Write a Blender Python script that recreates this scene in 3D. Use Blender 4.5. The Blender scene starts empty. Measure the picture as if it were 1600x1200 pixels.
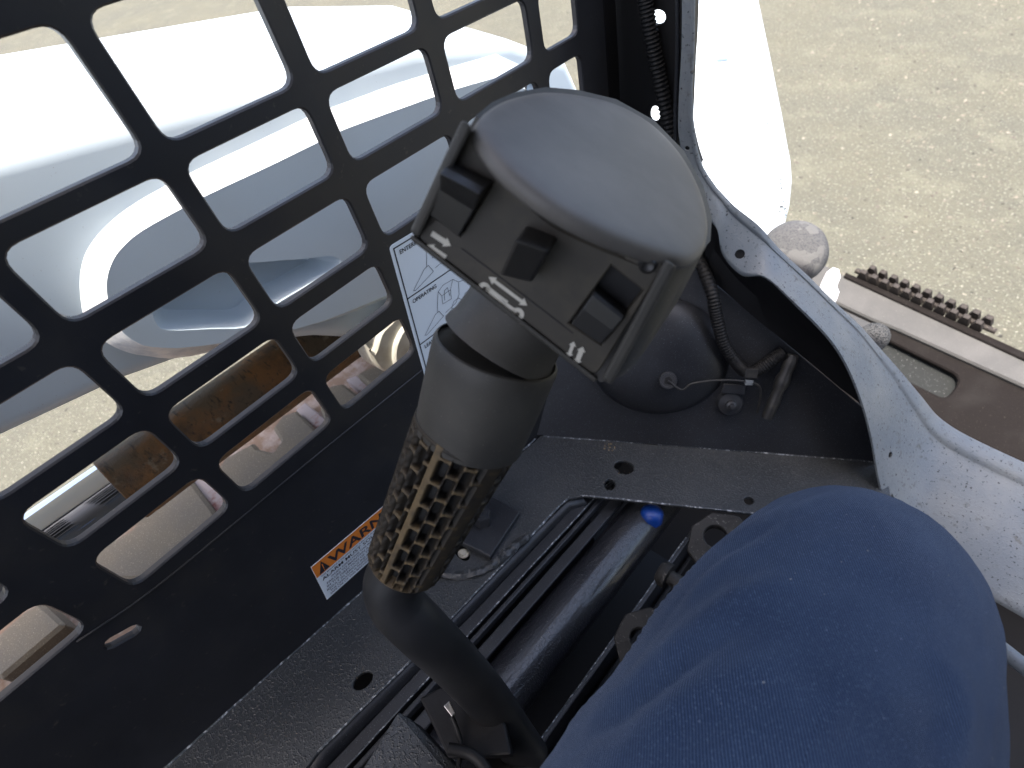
import bpy, bmesh, math, random
from mathutils import Vector, Matrix, noise
from mathutils.geometry import tessellate_polygon
random.seed(7)
V = Vector
SC = bpy.context.scene
COL = SC.collection

# ------------------------------------------------------------------ camera
CAM = V((0, 0, 1.45))
R = Matrix(((0.76945507, -0.36949467, 0.52097273),
            (0.61021628, 0.66616033, -0.42879657),
            (-0.18861332, 0.64784574, 0.73805211)))
cd = bpy.data.cameras.new('camera')
cd.sensor_width = 36
cd.lens = 20.25
cd.clip_start = 0.01
cd.clip_end = 500
cd.dof.use_dof = True
cd.dof.focus_distance = 0.42
cd.dof.aperture_fstop = 10.0
cam = bpy.data.objects.new('camera', cd)
cam.matrix_world = Matrix.Translation(CAM) @ R.to_4x4()
COL.objects.link(cam)
SC.camera = cam

# ------------------------------------------------------------------ light
SUN = V((0.022, -0.275, 0.958)).normalized()
elev = math.asin(SUN.z)
azim = math.atan2(SUN.x, SUN.y)
w = bpy.data.worlds.new('World')
SC.world = w
w.use_nodes = True
nt = w.node_tree
sky = nt.nodes.new('ShaderNodeTexSky')
sky.sky_type = 'NISHITA'
sky.sun_disc = False
sky.sun_elevation = elev
sky.sun_rotation = azim
sky.dust_density = 5.0
sky.ozone_density = 0.3
sky.air_density = 0.9
bg = nt.nodes['Background']
bg.inputs['Strength'].default_value = 0.15
nt.links.new(sky.outputs[0], bg.inputs[0])
sl = bpy.data.lights.new('sun', 'SUN')
sl.energy = 2.0
sl.angle = math.radians(0.55)
sl.color = (1, 0.95, 0.87)
so = bpy.data.objects.new('sun', sl)
so.rotation_euler = SUN.to_track_quat('Z', 'Y').to_euler()
so.location = (0, -3, 6)
COL.objects.link(so)
SC.view_settings.view_transform = 'Standard'
SC.view_settings.look = 'None'
SC.view_settings.gamma = 1
SC.view_settings.exposure = 1.9

# ------------------------------------------------------------------ helpers
def ray(px, py):
    return R @ V((px - 800, 600 - py, -900))
def at(px, py, n, d):                      # sight line met with the plane n.p = d
    r = ray(px, py); n = V(n)
    return CAM + r * ((d - n.dot(CAM)) / n.dot(r))
def ds(px, py, t):                         # point at distance t along a sight line
    return CAM + ray(px, py).normalized() * t
def ax(px, py, x): return at(px, py, (1, 0, 0), x)
def ay(px, py, y): return at(px, py, (0, 1, 0), y)
def az(px, py, z): return at(px, py, (0, 0, 1), z)

def empty(name, loc, label=None, cat=None, group=None):
    o = bpy.data.objects.new(name, None)
    o.location = loc
    o.empty_display_size = 0.05
    COL.objects.link(o)
    tag(o, label, cat, group)
    return o
def tag(o, label=None, cat=None, group=None, kind=None):
    for k, v in (('label', label), ('category', cat), ('group', group), ('kind', kind)):
        if v: o[k] = v
    return o
def wloc(p):
    l = V((0, 0, 0))
    while p is not None:
        l += p.location; p = p.parent
    return l
def mk(name, verts, faces, m, parent=None, smooth=False, mi=None, bevel=0, subsurf=0, autos=None):
    off = wloc(parent)
    verts = [V(v) for v in verts]
    if parent is not None:
        org = V((0, 0, 0))
        for v in verts: org += v
        org /= max(1, len(verts))
    else:
        org = V((0, 0, 0))
        for v in verts: org += v
        org /= max(1, len(verts))
    me = bpy.data.meshes.new(name)
    me.from_pydata([v - org for v in verts], [], faces)
    for mm in (m if isinstance(m, (list, tuple)) else [m]): me.materials.append(mm)
    bm = bmesh.new(); bm.from_mesh(me)
    bmesh.ops.recalc_face_normals(bm, faces=bm.faces)
    bm.to_mesh(me); bm.free()
    if mi:
        for p, i in zip(me.polygons, mi): p.material_index = i
    if smooth:
        for p in me.polygons: p.use_smooth = True
    o = bpy.data.objects.new(name, me)
    o.location = org - off
    o.parent = parent
    COL.objects.link(o)
    if autos and smooth:
        me.set_sharp_from_angle(angle=math.radians(autos))
    if bevel:
        b = o.modifiers.new('bevel', 'BEVEL'); b.width = bevel; b.segments = 2; b.limit_method = 'ANGLE'
        b.angle_limit = math.radians(40)
    if subsurf:
        s = o.modifiers.new('sub', 'SUBSURF'); s.levels = s.render_levels = subsurf
    return o
def area2(p): return sum(p[i][0] * p[(i + 1) % len(p)][1] - p[(i + 1) % len(p)][0] * p[i][1] for i in range(len(p))) / 2
def ccw(p): return p if area2(p) > 0 else p[::-1]
def inset(p, d):                           # ccw polygon, positive d shrinks it
    n = len(p); out = []
    for i in range(n):
        a, b, c = V(p[i - 1]), V(p[i]), V(p[(i + 1) % n])
        e1 = (b - a); e2 = (c - b)
        if e1.length < 1e-9 or e2.length < 1e-9: out.append(b); continue
        e1.normalize(); e2.normalize()
        n1 = V((-e1.y, e1.x)); n2 = V((-e2.y, e2.x))
        m = n1 + n2
        if m.length < 1e-6: m = n1.copy()
        m.normalize()
        out.append(b + m * (d / max(.35, m.dot(n1))))
    return out
def rounded(p, r, n=5):
    p = [V(q) for q in p]; out = []; N = len(p)
    for i in range(N):
        a, b, c = p[i - 1], p[i], p[(i + 1) % N]
        rr = r[i] if isinstance(r, (list, tuple)) else r
        u = (a - b); v = (c - b)
        ang = u.angle(v)
        t = min(rr / math.tan(ang / 2), u.length * .48, v.length * .48)
        if t < 1e-6: out.append(b); continue
        p1 = b + u.normalized() * t; p2 = b + v.normalized() * t
        for k in range(n + 1):
            s = k / n
            out.append(p1 * (1 - s) ** 2 + b * 2 * s * (1 - s) + p2 * s * s)
    return out
def frame(n, ex=None, o=None):
    n = V(n).normalized()
    if ex is None: ex = V((0, 0, 1)).cross(n) if abs(n.z) < .95 else V((1, 0, 0))
    ex = (V(ex) - n * V(ex).dot(n)).normalized()
    return (V(o) if o is not None else V((0, 0, 0)), ex, n.cross(ex), n)
def to2(p, f): d = V(p) - f[0]; return V((d.dot(f[1]), d.dot(f[2])))
def to3(q, f, h=0): return f[0] + f[1] * q[0] + f[2] * q[1] + f[3] * h
def plate(name, outer, holes, f, thick, m, parent=None, ch=.0008, **kw):
    """solid sheet with real holes; outlines are 2D in frame f, front face at height 0, chamfered rims"""
    outer = ccw([V(p) for p in outer]); holes = [ccw([V(p) for p in h]) for h in holes]
    loops = [(inset(outer, ch), outer, False)] + [(inset(h, -ch), h, True) for h in holes]
    verts, faces = [], []
    fr = [l[0] for l in loops]
    flat = [p for l in fr for p in l]
    tri = tessellate_polygon([[V((p.x, p.y, 0)) for p in l] for l in fr])
    n = len(flat)
    verts += [to3(p, f, 0) for p in flat]
    mid = [p for l in loops for p in l[1]]
    verts += [to3(p, f, -ch) for p in mid]
    verts += [to3(p, f, -thick) for p in mid]
    for t in tri:
        faces.append(tuple(t)); faces.append(tuple(2 * n + i for i in t))
    b = 0
    for l in loops:
        k = len(l[0])
        for i in range(k):
            j = (i + 1) % k
            faces.append((b + i, b + j, n + b + j, n + b + i))
            faces.append((n + b + i, n + b + j, 2 * n + b + j, 2 * n + b + i))
        b += k
    return mk(name, verts, faces, m, parent, **kw)
def plate_px(name, px, n, d, thick, m, parent=None, holes=(), ch=.0008, rad=0, **kw):
    n = V(n); d = d / n.length; n = n.normalized()
    if n.dot(CAM) - d < 0: n = -n; d = -d
    f = frame(n, None, n * d)
    o2 = [to2(at(x, y, n, d), f) for x, y in px]
    if rad: o2 = rounded(ccw(o2), rad)
    return plate(name, o2, [[to2(at(x, y, n, d), f) for x, y in h] for h in holes], f, thick, m, parent, ch, **kw)
def circ_px(x, y, rx, ry=None, rot=0, n=14):
    ry = ry or rx; c, s = math.cos(rot), math.sin(rot)
    return [(x + rx * math.cos(a) * c - ry * math.sin(a) * s, y + rx * math.cos(a) * s + ry * math.sin(a) * c)
            for a in [2 * math.pi * i / n for i in range(n)]]
def catmull(pts, per=8):
    pts = [V(p) for p in pts]; out = []
    P = [pts[0] * 2 - pts[1]] + pts + [pts[-1] * 2 - pts[-2]]
    for i in range(1, len(P) - 2):
        a, b, c, d = P[i - 1:i + 3]
        for k in range(per):
            t = k / per
            out.append(.5 * ((2 * b) + (c - a) * t + (2 * a - 5 * b + 4 * c - d) * t * t + (3 * b - a - 3 * c + d) * t ** 3))
    out.append(pts[-1]); return out
def sweep(pts, rad, n=16, cap=True):
    """tube along a polyline; rad is a number or f(i, angle)"""
    pts = [V(p) for p in pts]; T = []
    for i in range(len(pts)):
        T.append((pts[min(i + 1, len(pts) - 1)] - pts[max(i - 1, 0)]).normalized())
    a = V((0, 0, 1)) if abs(T[0].z) < .9 else V((1, 0, 0))
    nrm = (a - T[0] * a.dot(T[0])).normalized()
    vs, fs = [], []
    for i, p in enumerate(pts):
        nrm = (nrm - T[i] * nrm.dot(T[i])).normalized(); bn = T[i].cross(nrm)
        for k in range(n):
            th = 2 * math.pi * k / n
            r = rad(i, th) if callable(rad) else rad
            vs.append(p + (nrm * math.cos(th) + bn * math.sin(th)) * r)
    for i in range(len(pts) - 1):
        for k in range(n):
            j = (k + 1) % n
            fs.append((i * n + k, i * n + j, (i + 1) * n + j, (i + 1) * n + k))
    if cap:
        fs.append(tuple(range(n))); fs.append(tuple((len(pts) - 1) * n + k for k in range(n)))
    return vs, fs
def tube(name, pts, rad, m, parent=None, n=16, cat=0, autos=50):
    if cat: pts = catmull(pts, cat)
    vs, fs = sweep(pts, rad, n)
    return mk(name, vs, fs, m, parent, smooth=True, autos=autos)
def lathe(name, c, axis, prof, m, parent=None, n=32, autos=40, closed=True):
    """prof: list of (height along axis, radius)"""
    axis = V(axis).normalized()
    f = frame(axis, None, c); vs, fs = [], []
    for h, r in prof:
        for k in range(n):
            a = 2 * math.pi * k / n
            vs.append(to3((r * math.cos(a), r * math.sin(a)), f, h))
    for i in range(len(prof) - 1):
        for k in range(n):
            j = (k + 1) % n
            fs.append((i * n + k, i * n + j, (i + 1) * n + j, (i + 1) * n + k))
    if closed:
        fs.append(tuple(range(n))); fs.append(tuple((len(prof) - 1) * n + k for k in range(n)))
    return mk(name, vs, fs, m, parent, smooth=True, autos=autos)
def prism(name, poly3, vec, m, parent=None, bevel=0, smooth=False):
    n = len(poly3)
    vs = [V(p) for p in poly3] + [V(p) + V(vec) for p in poly3]
    fs = [tuple(range(n)), tuple(range(n, 2 * n))] + [(i, (i + 1) % n, n + (i + 1) % n, n + i) for i in range(n)]
    return mk(name, vs, fs, m, parent, bevel=bevel, smooth=smooth)
def rings(name, rs, m, parent=None, smooth=True, autos=50, cap=True, close=True):
    """skin over closed rings of equal length"""
    n = len(rs[0]); vs = [V(p) for r in rs for p in r]; fs = []
    for i in range(len(rs) - 1):
        for k in range(n if close else n - 1):
            j = (k + 1) % n
            fs.append((i * n + k, i * n + j, (i + 1) * n + j, (i + 1) * n + k))
    if cap and close:
        fs.append(tuple(range(n))); fs.append(tuple((len(rs) - 1) * n + k for k in range(n)))
    return mk(name, vs, fs, m, parent, smooth=smooth, autos=autos)

# ------------------------------------------------------------------ materials
def mat(name, col, rough=.5, metal=0, spec=.5, bumps=(), mixes=(), rmix=None, coat=0, sheen=0):
    m = bpy.data.materials.new(name); m.use_nodes = True
    t = m.node_tree; N = t.nodes; L = t.links
    b = N['Principled BSDF']
    tc = N.new('ShaderNodeTexCoord')
    b.inputs['Roughness'].default_value = rough
    b.inputs['Metallic'].default_value = metal
    b.inputs['Specular IOR Level'].default_value = spec
    if coat: b.inputs['Coat Weight'].default_value = coat; b.inputs['Coat Roughness'].default_value = .1
    if sheen: b.inputs['Sheen Weight'].default_value = sheen; b.inputs['Sheen Roughness'].default_value = .5
    def tex(scale, detail, kind='n', stretch=None):
        src = tc.outputs['Object']
        if stretch:
            mp = N.new('ShaderNodeMapping'); mp.inputs['Scale'].default_value = stretch
            if len(stretch) > 3: pass
            L.new(src, mp.inputs[0]); src = mp.outputs[0]
        if kind == 'v':
            x = N.new('ShaderNodeTexVoronoi'); x.inputs['Scale'].default_value = scale
        else:
            x = N.new('ShaderNodeTexNoise'); x.inputs['Scale'].default_value = scale
            x.inputs['Detail'].default_value = detail; x.inputs['Roughness'].default_value = .6
        L.new(src, x.inputs['Vector']); return x.outputs[0]
    def rng(s, lo, hi, a=0, c=1):
        r = N.new('ShaderNodeMapRange'); r.inputs[1].default_value = lo; r.inputs[2].default_value = hi
        r.inputs[3].default_value = a; r.inputs[4].default_value = c
        L.new(s, r.inputs[0]); return r.outputs[0]
    cur = None
    for mx in mixes:
        scale, lo, hi, c2, det = mx[:5]
        kind = mx[5] if len(mx) > 5 else 'n'
        st = mx[6] if len(mx) > 6 else None
        mixn = N.new('ShaderNodeMix'); mixn.data_type = 'RGBA'
        L.new(rng(tex(scale, det, kind, st), lo, hi), mixn.inputs[0])
        if cur is None: mixn.inputs[6].default_value = (*col, 1)
        else: L.new(cur, mixn.inputs[6])
        mixn.inputs[7].default_value = (*c2, 1)
        cur = mixn.outputs[2]
    if cur is None: b.inputs['Base Color'].default_value = (*col, 1)
    else: L.new(cur, b.inputs['Base Color'])
    if rmix:
        scale, lo, hi, a, c = rmix
        L.new(rng(tex(scale, 3), lo, hi, a, c), b.inputs['Roughness'])
    last = None
    for bp in bumps:
        scale, strength, dist = bp[:3]
        det = bp[3] if len(bp) > 3 else 2
        kind = bp[4] if len(bp) > 4 else 'n'
        st = bp[5] if len(bp) > 5 else None
        lohi = bp[6] if len(bp) > 6 else None
        n = N.new('ShaderNodeBump'); n.inputs['Strength'].default_value = strength; n.inputs['Distance'].default_value = dist
        h = tex(scale, det, kind, st)
        if lohi: h = rng(h, *lohi)
        L.new(h, n.inputs['Height'])
        if last: L.new(last, n.inputs['Normal'])
        last = n.outputs[0]
    if last: L.new(last, b.inputs['Normal'])
    return m

SPK = (.22, .24, .27)
M_BLACK = mat('black_powder_coat', (0.0144, 0.0156, 0.0192), .42, 0, .5, bumps=[(900, .12, .0006), (140, .05, .001)],
              mixes=[(9, .45, .8, (0.024, 0.0272, 0.0336), 5), (1400, .70, .76, SPK, 1)], rmix=(12, .3, .7, .34, .52))
M_SCREEN = mat('dark_screen_paint', (.0165, .017, .020), .45, 0, .5, bumps=[(700, .1, .0005)],
               mixes=[(14, .45, .8, (0.0216, 0.0224, 0.0272), 4), (7, .52, .75, (0.032, 0.0288, 0.024), 6), (160, .66, .74, (0.048, 0.044, 0.0384), 3)], rmix=(20, .3, .7, .38, .55))
M_GRIT = mat('gritty_dark_paint', (0.032, 0.036, 0.04), .36, 0, .55,
             bumps=[(420, .55, .0012, 2, 'n', None, (.5, .72, 0, 1)), (1100, .12, .0005)],
             mixes=[(8, .4, .75, (0.056, 0.0592, 0.0624), 5), (950, .68, .73, (0.272, 0.288, 0.304), 2)], rmix=(15, .3, .7, .28, .48))
M_SILL = mat('sill_grey_sky_lightened', (0.1498, 0.172, 0.1928), .44, 0, .5,  # dark grey paint, base lightened to stand for reflected sky
             bumps=[(420, .35, .0007, 2, 'n', (1, 1, 1), (.52, .7, 0, 1)), (150, .12, .0012, 4), (40, .05, .002)],
             mixes=[(14, .42, .72, (0.2098, 0.2236, 0.2262), 6), (90, .60, .72, (0.09589, 0.0983, 0.09523), 6), (300, .62, .68, (0.024, 0.0256, 0.0288), 3)], rmix=(18, .3, .7, .38, .58))
M_WORN = mat('worn_bare_edge', (.07, .08, .09), .4, .2, .5, bumps=[(500, .6, .001, 4)],
             mixes=[(260, .52, .62, (.45, .47, .5), 4)])
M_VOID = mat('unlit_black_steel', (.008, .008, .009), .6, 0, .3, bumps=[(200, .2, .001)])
M_PLAST = mat('lever_black_plastic', (0.0368, 0.0352, 0.0312), .55, 0, .4, bumps=[(1500, .12, .0004, 3)],
              mixes=[(22, .42, .72, (0.0576, 0.0544, 0.0464), 5), (900, .68, .75, (0.128, 0.12, 0.104), 2)], rmix=(25, .3, .7, .45, .65))
M_FACE = mat('switch_face_plastic', (0.0464, 0.0416, 0.0336), .6, 0, .35, bumps=[(1200, .12, .0004, 3)],
             mixes=[(40, .45, .7, (0.072, 0.0624, 0.0456), 5)])
M_TOP = mat('worn_smooth_top', (0.09504, 0.08961, 0.0817), .52, 0, .5, bumps=[(1800, .06, .0003, 2)],
            mixes=[(18, .4, .72, (0.1469, 0.1384, 0.1262), 5), (1100, .66, .74, (0.07776, 0.07334, 0.06688), 2)])
M_SWITCH = mat('switch_black', (.017, .0168, .0165), .4, 0, .5, bumps=[(1500, .06, .0003)])
M_RUBBER = mat('grip_rubber', (.022, .021, .02), .62, 0, .35, bumps=[(900, .15, .0005, 3)],
               mixes=[(60, .5, .75, (.07, .06, .042), 4)])
M_TUBE = mat('lever_tube_satin', (.014, .0145, .016), .5, 0, .45, bumps=[(1400, .08, .0003)],
             mixes=[(16, .42, .75, (0.0336, 0.0336, 0.0336), 5)])
M_ICON = mat('icon_white_print', (.52, .50, .43), .6)
M_ARM = mat('arm_pale_blue_paint', (.60, .69, .75), .38, 0, .5, bumps=[(700, .05, .0006), (40, .04, .002)],
            mixes=[(5, .45, .8, (.66, .74, .79), 4), (650, .72, .77, (.40, .42, .43), 2)])
M_WELD = mat('arm_worn_bead', (.80, .81, .80), .35, 0, .5, bumps=[(120, .3, .0015, 4)],
             mixes=[(60, .45, .7, (.52, .55, .60), 5)])
M_CREAM = mat('pivot_cream_dusty', (.60, .58, .50), .5, bumps=[(300, .2, .001, 4)],
              mixes=[(30, .45, .7, (.42, .38, .30), 5)])
M_GROUND = mat('worn_concrete', (0.1243, 0.1198, 0.08935), .9, 0, .2,
               bumps=[(120, .9, .008, 5), (38, .7, .012, 4), (9, .3, .02, 4)],
               mixes=[(1.3, .35, .72, (0.1, 0.1, 0.0821), 6), (.9, .55, .75, (0.1393, 0.1381, 0.1083), 5), (5.5, .52, .72, (0.1515, 0.1482, 0.1116), 5), (3.0, .64, .84, (0.07576, 0.07572, 0.06567), 6, 'n', (.35, 1.6, 1)),
                      (55, .54, .66, (0.1029, 0.09742, 0.07881), 4), (110, .60, .66, (0.3028, 0.2994, 0.243), 3), (170, .58, .66, (0.07876, 0.07374, 0.0591), 3), (38, .66, .72, (0.04242, 0.03948, 0.0361), 2)])
M_TRACK = mat('dusty_track_rubber', (0.188, 0.16, 0.12), .9, 0, .2, bumps=[(900, .6, .0012, 4)],
              mixes=[(18, .4, .7, (0.168, 0.148, 0.12), 5), (700, .6, .7, (0.352, 0.296, 0.216), 2)])
M_TRACKP = mat('track_worn_pinkish', (0.368, 0.32, 0.312), .85, 0, .2, bumps=[(200, .3, .001, 4)],
               mixes=[(45, .48, .62, (0.24, 0.104, 0.088), 5)])
M_TRACKG = mat('track_groove_red_dust', (0.208, 0.144, 0.104), .9, 0, .2, bumps=[(300, .4, .001, 4)],
               mixes=[(50, .45, .65, (0.32, 0.264, 0.232), 5)])
M_CHROME = mat('chrome_rod', (.82, .83, .85), .06, 1, .5, bumps=[(90, .02, .001, 2, 'n', (1, .05, 1))])
M_RUST = mat('rusty_cylinder_paint', (0.0936, 0.0644, 0.03432), .6, .1, .4, bumps=[(90, .5, .002, 6), (400, .2, .001, 3)],
             mixes=[(18, .46, .62, (0.1728, 0.0805, 0.0231), 6), (12, .58, .72, (0.0288, 0.0224, 0.01584), 6), (60, .6, .74, (0.2016, 0.168, 0.1122), 5), (200, .55, .7, (0.036, 0.0245, 0.0132), 3, 'n', (.15, 1, 1))])
M_STICK = mat('sticker_white', (.72, .78, .83), .35)
M_ORANGE = mat('sticker_orange', (.75, .22, .03), .4)
M_INK = mat('sticker_black_ink', (.02, .02, .03), .5)
M_INKT = mat('sticker_fine_ink', (.10, .11, .15), .5)
M_STEEL = mat('bare_steel', (.42, .42, .42), .35, 1, .5, bumps=[(300, .2, .001, 4)])
M_BOLT = mat('painted_bolt', (0.028, 0.0296, 0.0336), .35, 0, .5, bumps=[(600, .2, .0006, 3)])
M_CAST = mat('grey_casting', (0.027, 0.0258, 0.024), .6, .3, .4, bumps=[(200, .5, .0015, 5)],
             mixes=[(30, .45, .7, (0.012, 0.0114, 0.0108), 5), (300, .6, .68, (0.096, 0.09, 0.084), 3)])
M_BLUE = mat('blue_plastic', (.006, .045, .26), .4, 0, .5, bumps=[(200, .2, .001)])
M_HOSE = mat('loom_black', (.009, .009, .0095), .55, 0, .3)
M_CONN = mat('connector_grey', (0.022, 0.022, 0.022), .45, mixes=[(120, .5, .7, (0.044, 0.0418, 0.0374), 4)])
M_COUP = mat('coupler_dark_plate', (.011, .009, .0085), .8, 0, .12, bumps=[(250, .4, .001, 4)],
             mixes=[(500, .68, .74, (.10, .085, .07), 2), (12, .5, .75, (.018, .016, .015), 5)])
M_COUPG = mat('coupler_grey_beam', (0.072, 0.0712, 0.0696), .7, 0, .35, bumps=[(500, .3, .0008, 4)],
              mixes=[(15, .4, .7, (0.092, 0.0896, 0.0872), 5), (600, .66, .73, (0.176, 0.172, 0.16), 2)])
M_SLOT = mat('slot_floor_grey', (.017, .019, .019), .7, 0, .2, bumps=[(300, .2, .001)],
             mixes=[(400, .66, .72, (0.2, 0.208, 0.2), 2)])
M_SPECK = mat('speckled_grey_boss', (0.12, 0.12, 0.12), .85, 0, .2, bumps=[(420, 1.0, .004, 3)],
              mixes=[(520, .46, .6, (0.032, 0.0336, 0.036), 3)])
M_SCUFF = mat('scuffed_grey_boss', (0.108, 0.108, 0.108), .8, 0, .2, bumps=[(260, .5, .002, 3)],
              mixes=[(420, .47, .62, (0.0756, 0.0756, 0.081), 3), (30, .52, .55, (0.1404, 0.1382, 0.135), 3)])
M_WHITE = mat('white_tag_plastic', (.85, .85, .87), .5, mixes=[(200, .66, .7, (.05, .05, .06), 2)])
M_TOOTH = mat('serrated_dark_steel', (0.04, 0.0336, 0.0304), .7, .2, .4, bumps=[(300, .4, .001, 4)],
              mixes=[(200, .6, .72, (0.16, 0.136, 0.112), 3)])

def cloth():
    m = bpy.data.materials.new('blue_twill'); m.use_nodes = True
    t = m.node_tree; N = t.nodes; L = t.links; b = N['Principled BSDF']
    uv = N.new('ShaderNodeUVMap')
    wv = N.new('ShaderNodeTexWave'); wv.wave_type = 'BANDS'; wv.bands_direction = 'DIAGONAL'
    wv.inputs['Scale'].default_value = 88; wv.inputs['Distortion'].default_value = .6
    wv.inputs['Detail'].default_value = 2; wv.inputs['Detail Scale'].default_value = 4
    L.new(uv.outputs[0], wv.inputs['Vector'])
    tc = N.new('ShaderNodeTexCoord')
    n1 = N.new('ShaderNodeTexNoise'); n1.inputs['Scale'].default_value = 28; n1.inputs['Detail'].default_value = 6
    n2 = N.new('ShaderNodeTexNoise'); n2.inputs['Scale'].default_value = 850; n2.inputs['Detail'].default_value = 2
    n3 = N.new('ShaderNodeTexNoise'); n3.inputs['Scale'].default_value = 700; n3.inputs['Detail'].default_value = 1
    for n in (n1, n2, n3): L.new(tc.outputs['Object'], n.inputs['Vector'])
    def mix(fac, a, c, lo, hi):
        r = N.new('ShaderNodeMapRange'); r.inputs[1].default_value = lo; r.inputs[2].default_value = hi
        L.new(fac, r.inputs[0])
        x = N.new('ShaderNodeMix'); x.data_type = 'RGBA'; L.new(r.outputs[0], x.inputs[0])
        if isinstance(a, tuple): x.inputs[6].default_value = (*a, 1)
        else: L.new(a, x.inputs[6])
        x.inputs[7].default_value = (*c, 1); return x.outputs[2]
    c = mix(n1.outputs[0], (0.03119, 0.05438, 0.1076), (0.0468, 0.07739, 0.1414), .35, .7)
    c = mix(n2.outputs[0], c, (0.07352, 0.1098, 0.1793), .54, .70)
    c = mix(wv.outputs[0], c, (0.009614, 0.01819, 0.04279), .35, 1.0)
    c = mix(n3.outputs[0], c, (.15, .18, .25), .77, .80)
    L.new(c, b.inputs['Base Color'])
    b.inputs['Roughness'].default_value = .9; b.inputs['Specular IOR Level'].default_value = .2
    b.inputs['Sheen Weight'].default_value = .25; b.inputs['Sheen Roughness'].default_value = .4
    b.inputs['Sheen Tint'].default_value = (.6, .7, .9, 1)
    bp = N.new('ShaderNodeBump'); bp.inputs['Strength'].default_value = .6; bp.inputs['Distance'].default_value = .0008
    L.new(wv.outputs[0], bp.inputs['Height'])
    b2 = N.new('ShaderNodeBump'); b2.inputs['Strength'].default_value = .25; b2.inputs['Distance'].default_value = .0006
    L.new(n2.outputs[0], b2.inputs['Height']); L.new(bp.outputs[0], b2.inputs['Normal'])
    L.new(b2.outputs[0], b.inputs['Normal'])
    return m
M_CLOTH = cloth()

# ------------------------------------------------------------------ ground
gv, gf = [], []
mk('ground', [(-60, -60, 0), (60, -60, 0), (60, 60, 0), (-60, 60, 0)], [(0, 1, 2, 3)], M_GROUND)
tag(bpy.data.objects['ground'], kind='structure', label='worn beige concrete yard around the loader')

# ------------------------------------------------------------------ planes of the cab
XS = -.34
LN = V((0, .245, 1)); LD = .921                    # floor ledge, falling to the front
def al(px, py): return at(px, py, LN, LD)
A0, B0 = al(845, 681), al(1372, 722)
e1 = (B0 - A0).normalized()
hn = V((-e1.y, e1.x, 0)).normalized()
e2 = (V((0, 0, 1)) + hn * .62)
FN = e1.cross(e2).normalized(); FD = FN.dot(A0)      # footwell front panel
def af(px, py): return at(px, py, FN, FD)

# ------------------------------------------------------------------ side screen
screen = empty('side_screen', (XS, .1, .93), 'dark painted steel side panel punched with rows of rounded window openings', 'screen')
FX = (V((XS, 0, 0)), V((0, 1, 0)), V((0, 0, 1)), V((1, 0, 0)))
cols = [(-.290, -.210), (-.1905, -.109), (-.0785, -.0035), (.0085, .0912), (.1028, .1862), (.2010, .2905), (.3070, .4020), (.4185, .4690)]
rows = [(1.5390, 1.5010), (1.4860, 1.4240), (1.4080, 1.3470), (1.3360, 1.2905), (1.2740, 1.2300), (1.2160, 1.1770), (1.1610, 1.1200)]
def sh(y): return -.072 * (y - .05)
holes = []
for ri, (zt, zb) in enumerate(rows):
    for ci, (a, b) in enumerate(cols):
        if ri >= 5 and ci >= 5: continue
        if ri == 6 and ci == 0: continue
        a += .0003; b -= .0003
        h = [(a, zb + .0003 + sh(a)), (b, zb + .0003 + sh(b)), (b, zt - .0003 + sh(b)), (a, zt - .0003 + sh(a))]
        holes.append(rounded(h, .0095, 5))
# long slot low in the panel
sc_, sa = V((-.1068, 1.1036)), math.atan2(-.006, .010)
sd = V((.011, -.0055)).normalized(); sn = V((-sd.y, sd.x))
holes.append([sc_ + sd * (.0065 * s) + (sd * math.cos(a) * s + sn * math.sin(a)) * .0042 for s, a in
              [(1, -1.57), (1, -.8), (1, 0), (1, .8), (1, 1.57), (-1, -1.57), (-1, -.8), (-1, 0), (-1, .8), (-1, 1.57)]][0:5]
             + [sc_ - sd * .0065 + (-sd * math.cos(a) - sn * math.sin(a)) * .0042 for a in (-1.57, -.8, 0, .8, 1.57)])
outer = [(-.75, 1.105), (.51, .70), (.51, 1.62), (-.75, 1.62)]
outer[0] = (-.75, .921 + .245 * .75 - .05); outer[1] = (.512, .921 - .245 * .51 - .10)
plate('perforated_panel', outer, holes, FX, .0055, M_SCREEN, screen, ch=.0010)
# fold line under the windows: shallow raised strip edge
fp = [ax(x, y, XS + .0007) for x, y in [(120, 1003), (230, 928), (360, 823), (500, 707), (660, 578)]]
tube('fold_bead', fp, .0009, M_SCREEN, screen, n=6, cat=4)

# writing as flat print
def text(body, size, m, org, ex, ey, parent, xs=1.0, off=0.0, name='lettering'):
    cu = bpy.data.curves.new(name, 'FONT'); cu.body = body; cu.size = 1; cu.fill_mode = 'BOTH'; cu.offset = off
    cu.resolution_u = 3
    o = bpy.data.objects.new(name, cu); COL.objects.link(o)
    dg = bpy.context.evaluated_depsgraph_get()
    me = bpy.data.meshes.new_from_object(o.evaluated_get(dg))
    COL.objects.unlink(o); bpy.data.objects.remove(o); bpy.data.curves.remove(cu)
    ex, ey, n = V(ex), V(ey), V(ex).cross(V(ey)).normalized()
    for v in me.vertices:
        x, y = v.co.x * size * xs, v.co.y * size
        v.co = V(org) + ex * x + ey * y
    off3 = wloc(parent); c = V((0, 0, 0))
    for v in me.vertices: c += v.co
    c /= len(me.vertices)
    for v in me.vertices: v.co -= c
    me.materials.clear(); me.materials.append(m); me.name = name
    ob = bpy.data.objects.new(name, me); ob.location = c - off3; ob.parent = parent; COL.objects.link(ob)
    return ob
def flat(name, polys, f, h, m, parent):
    vs, fs = [], []
    for p in polys:
        b = len(vs); vs += [to3(q, f, h) for q in p]
        for t in tessellate_polygon([[V((q[0], q[1], 0)) for q in p]]): fs.append(tuple(b + i for i in t))
    return mk(name, vs, fs, m, parent)
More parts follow.
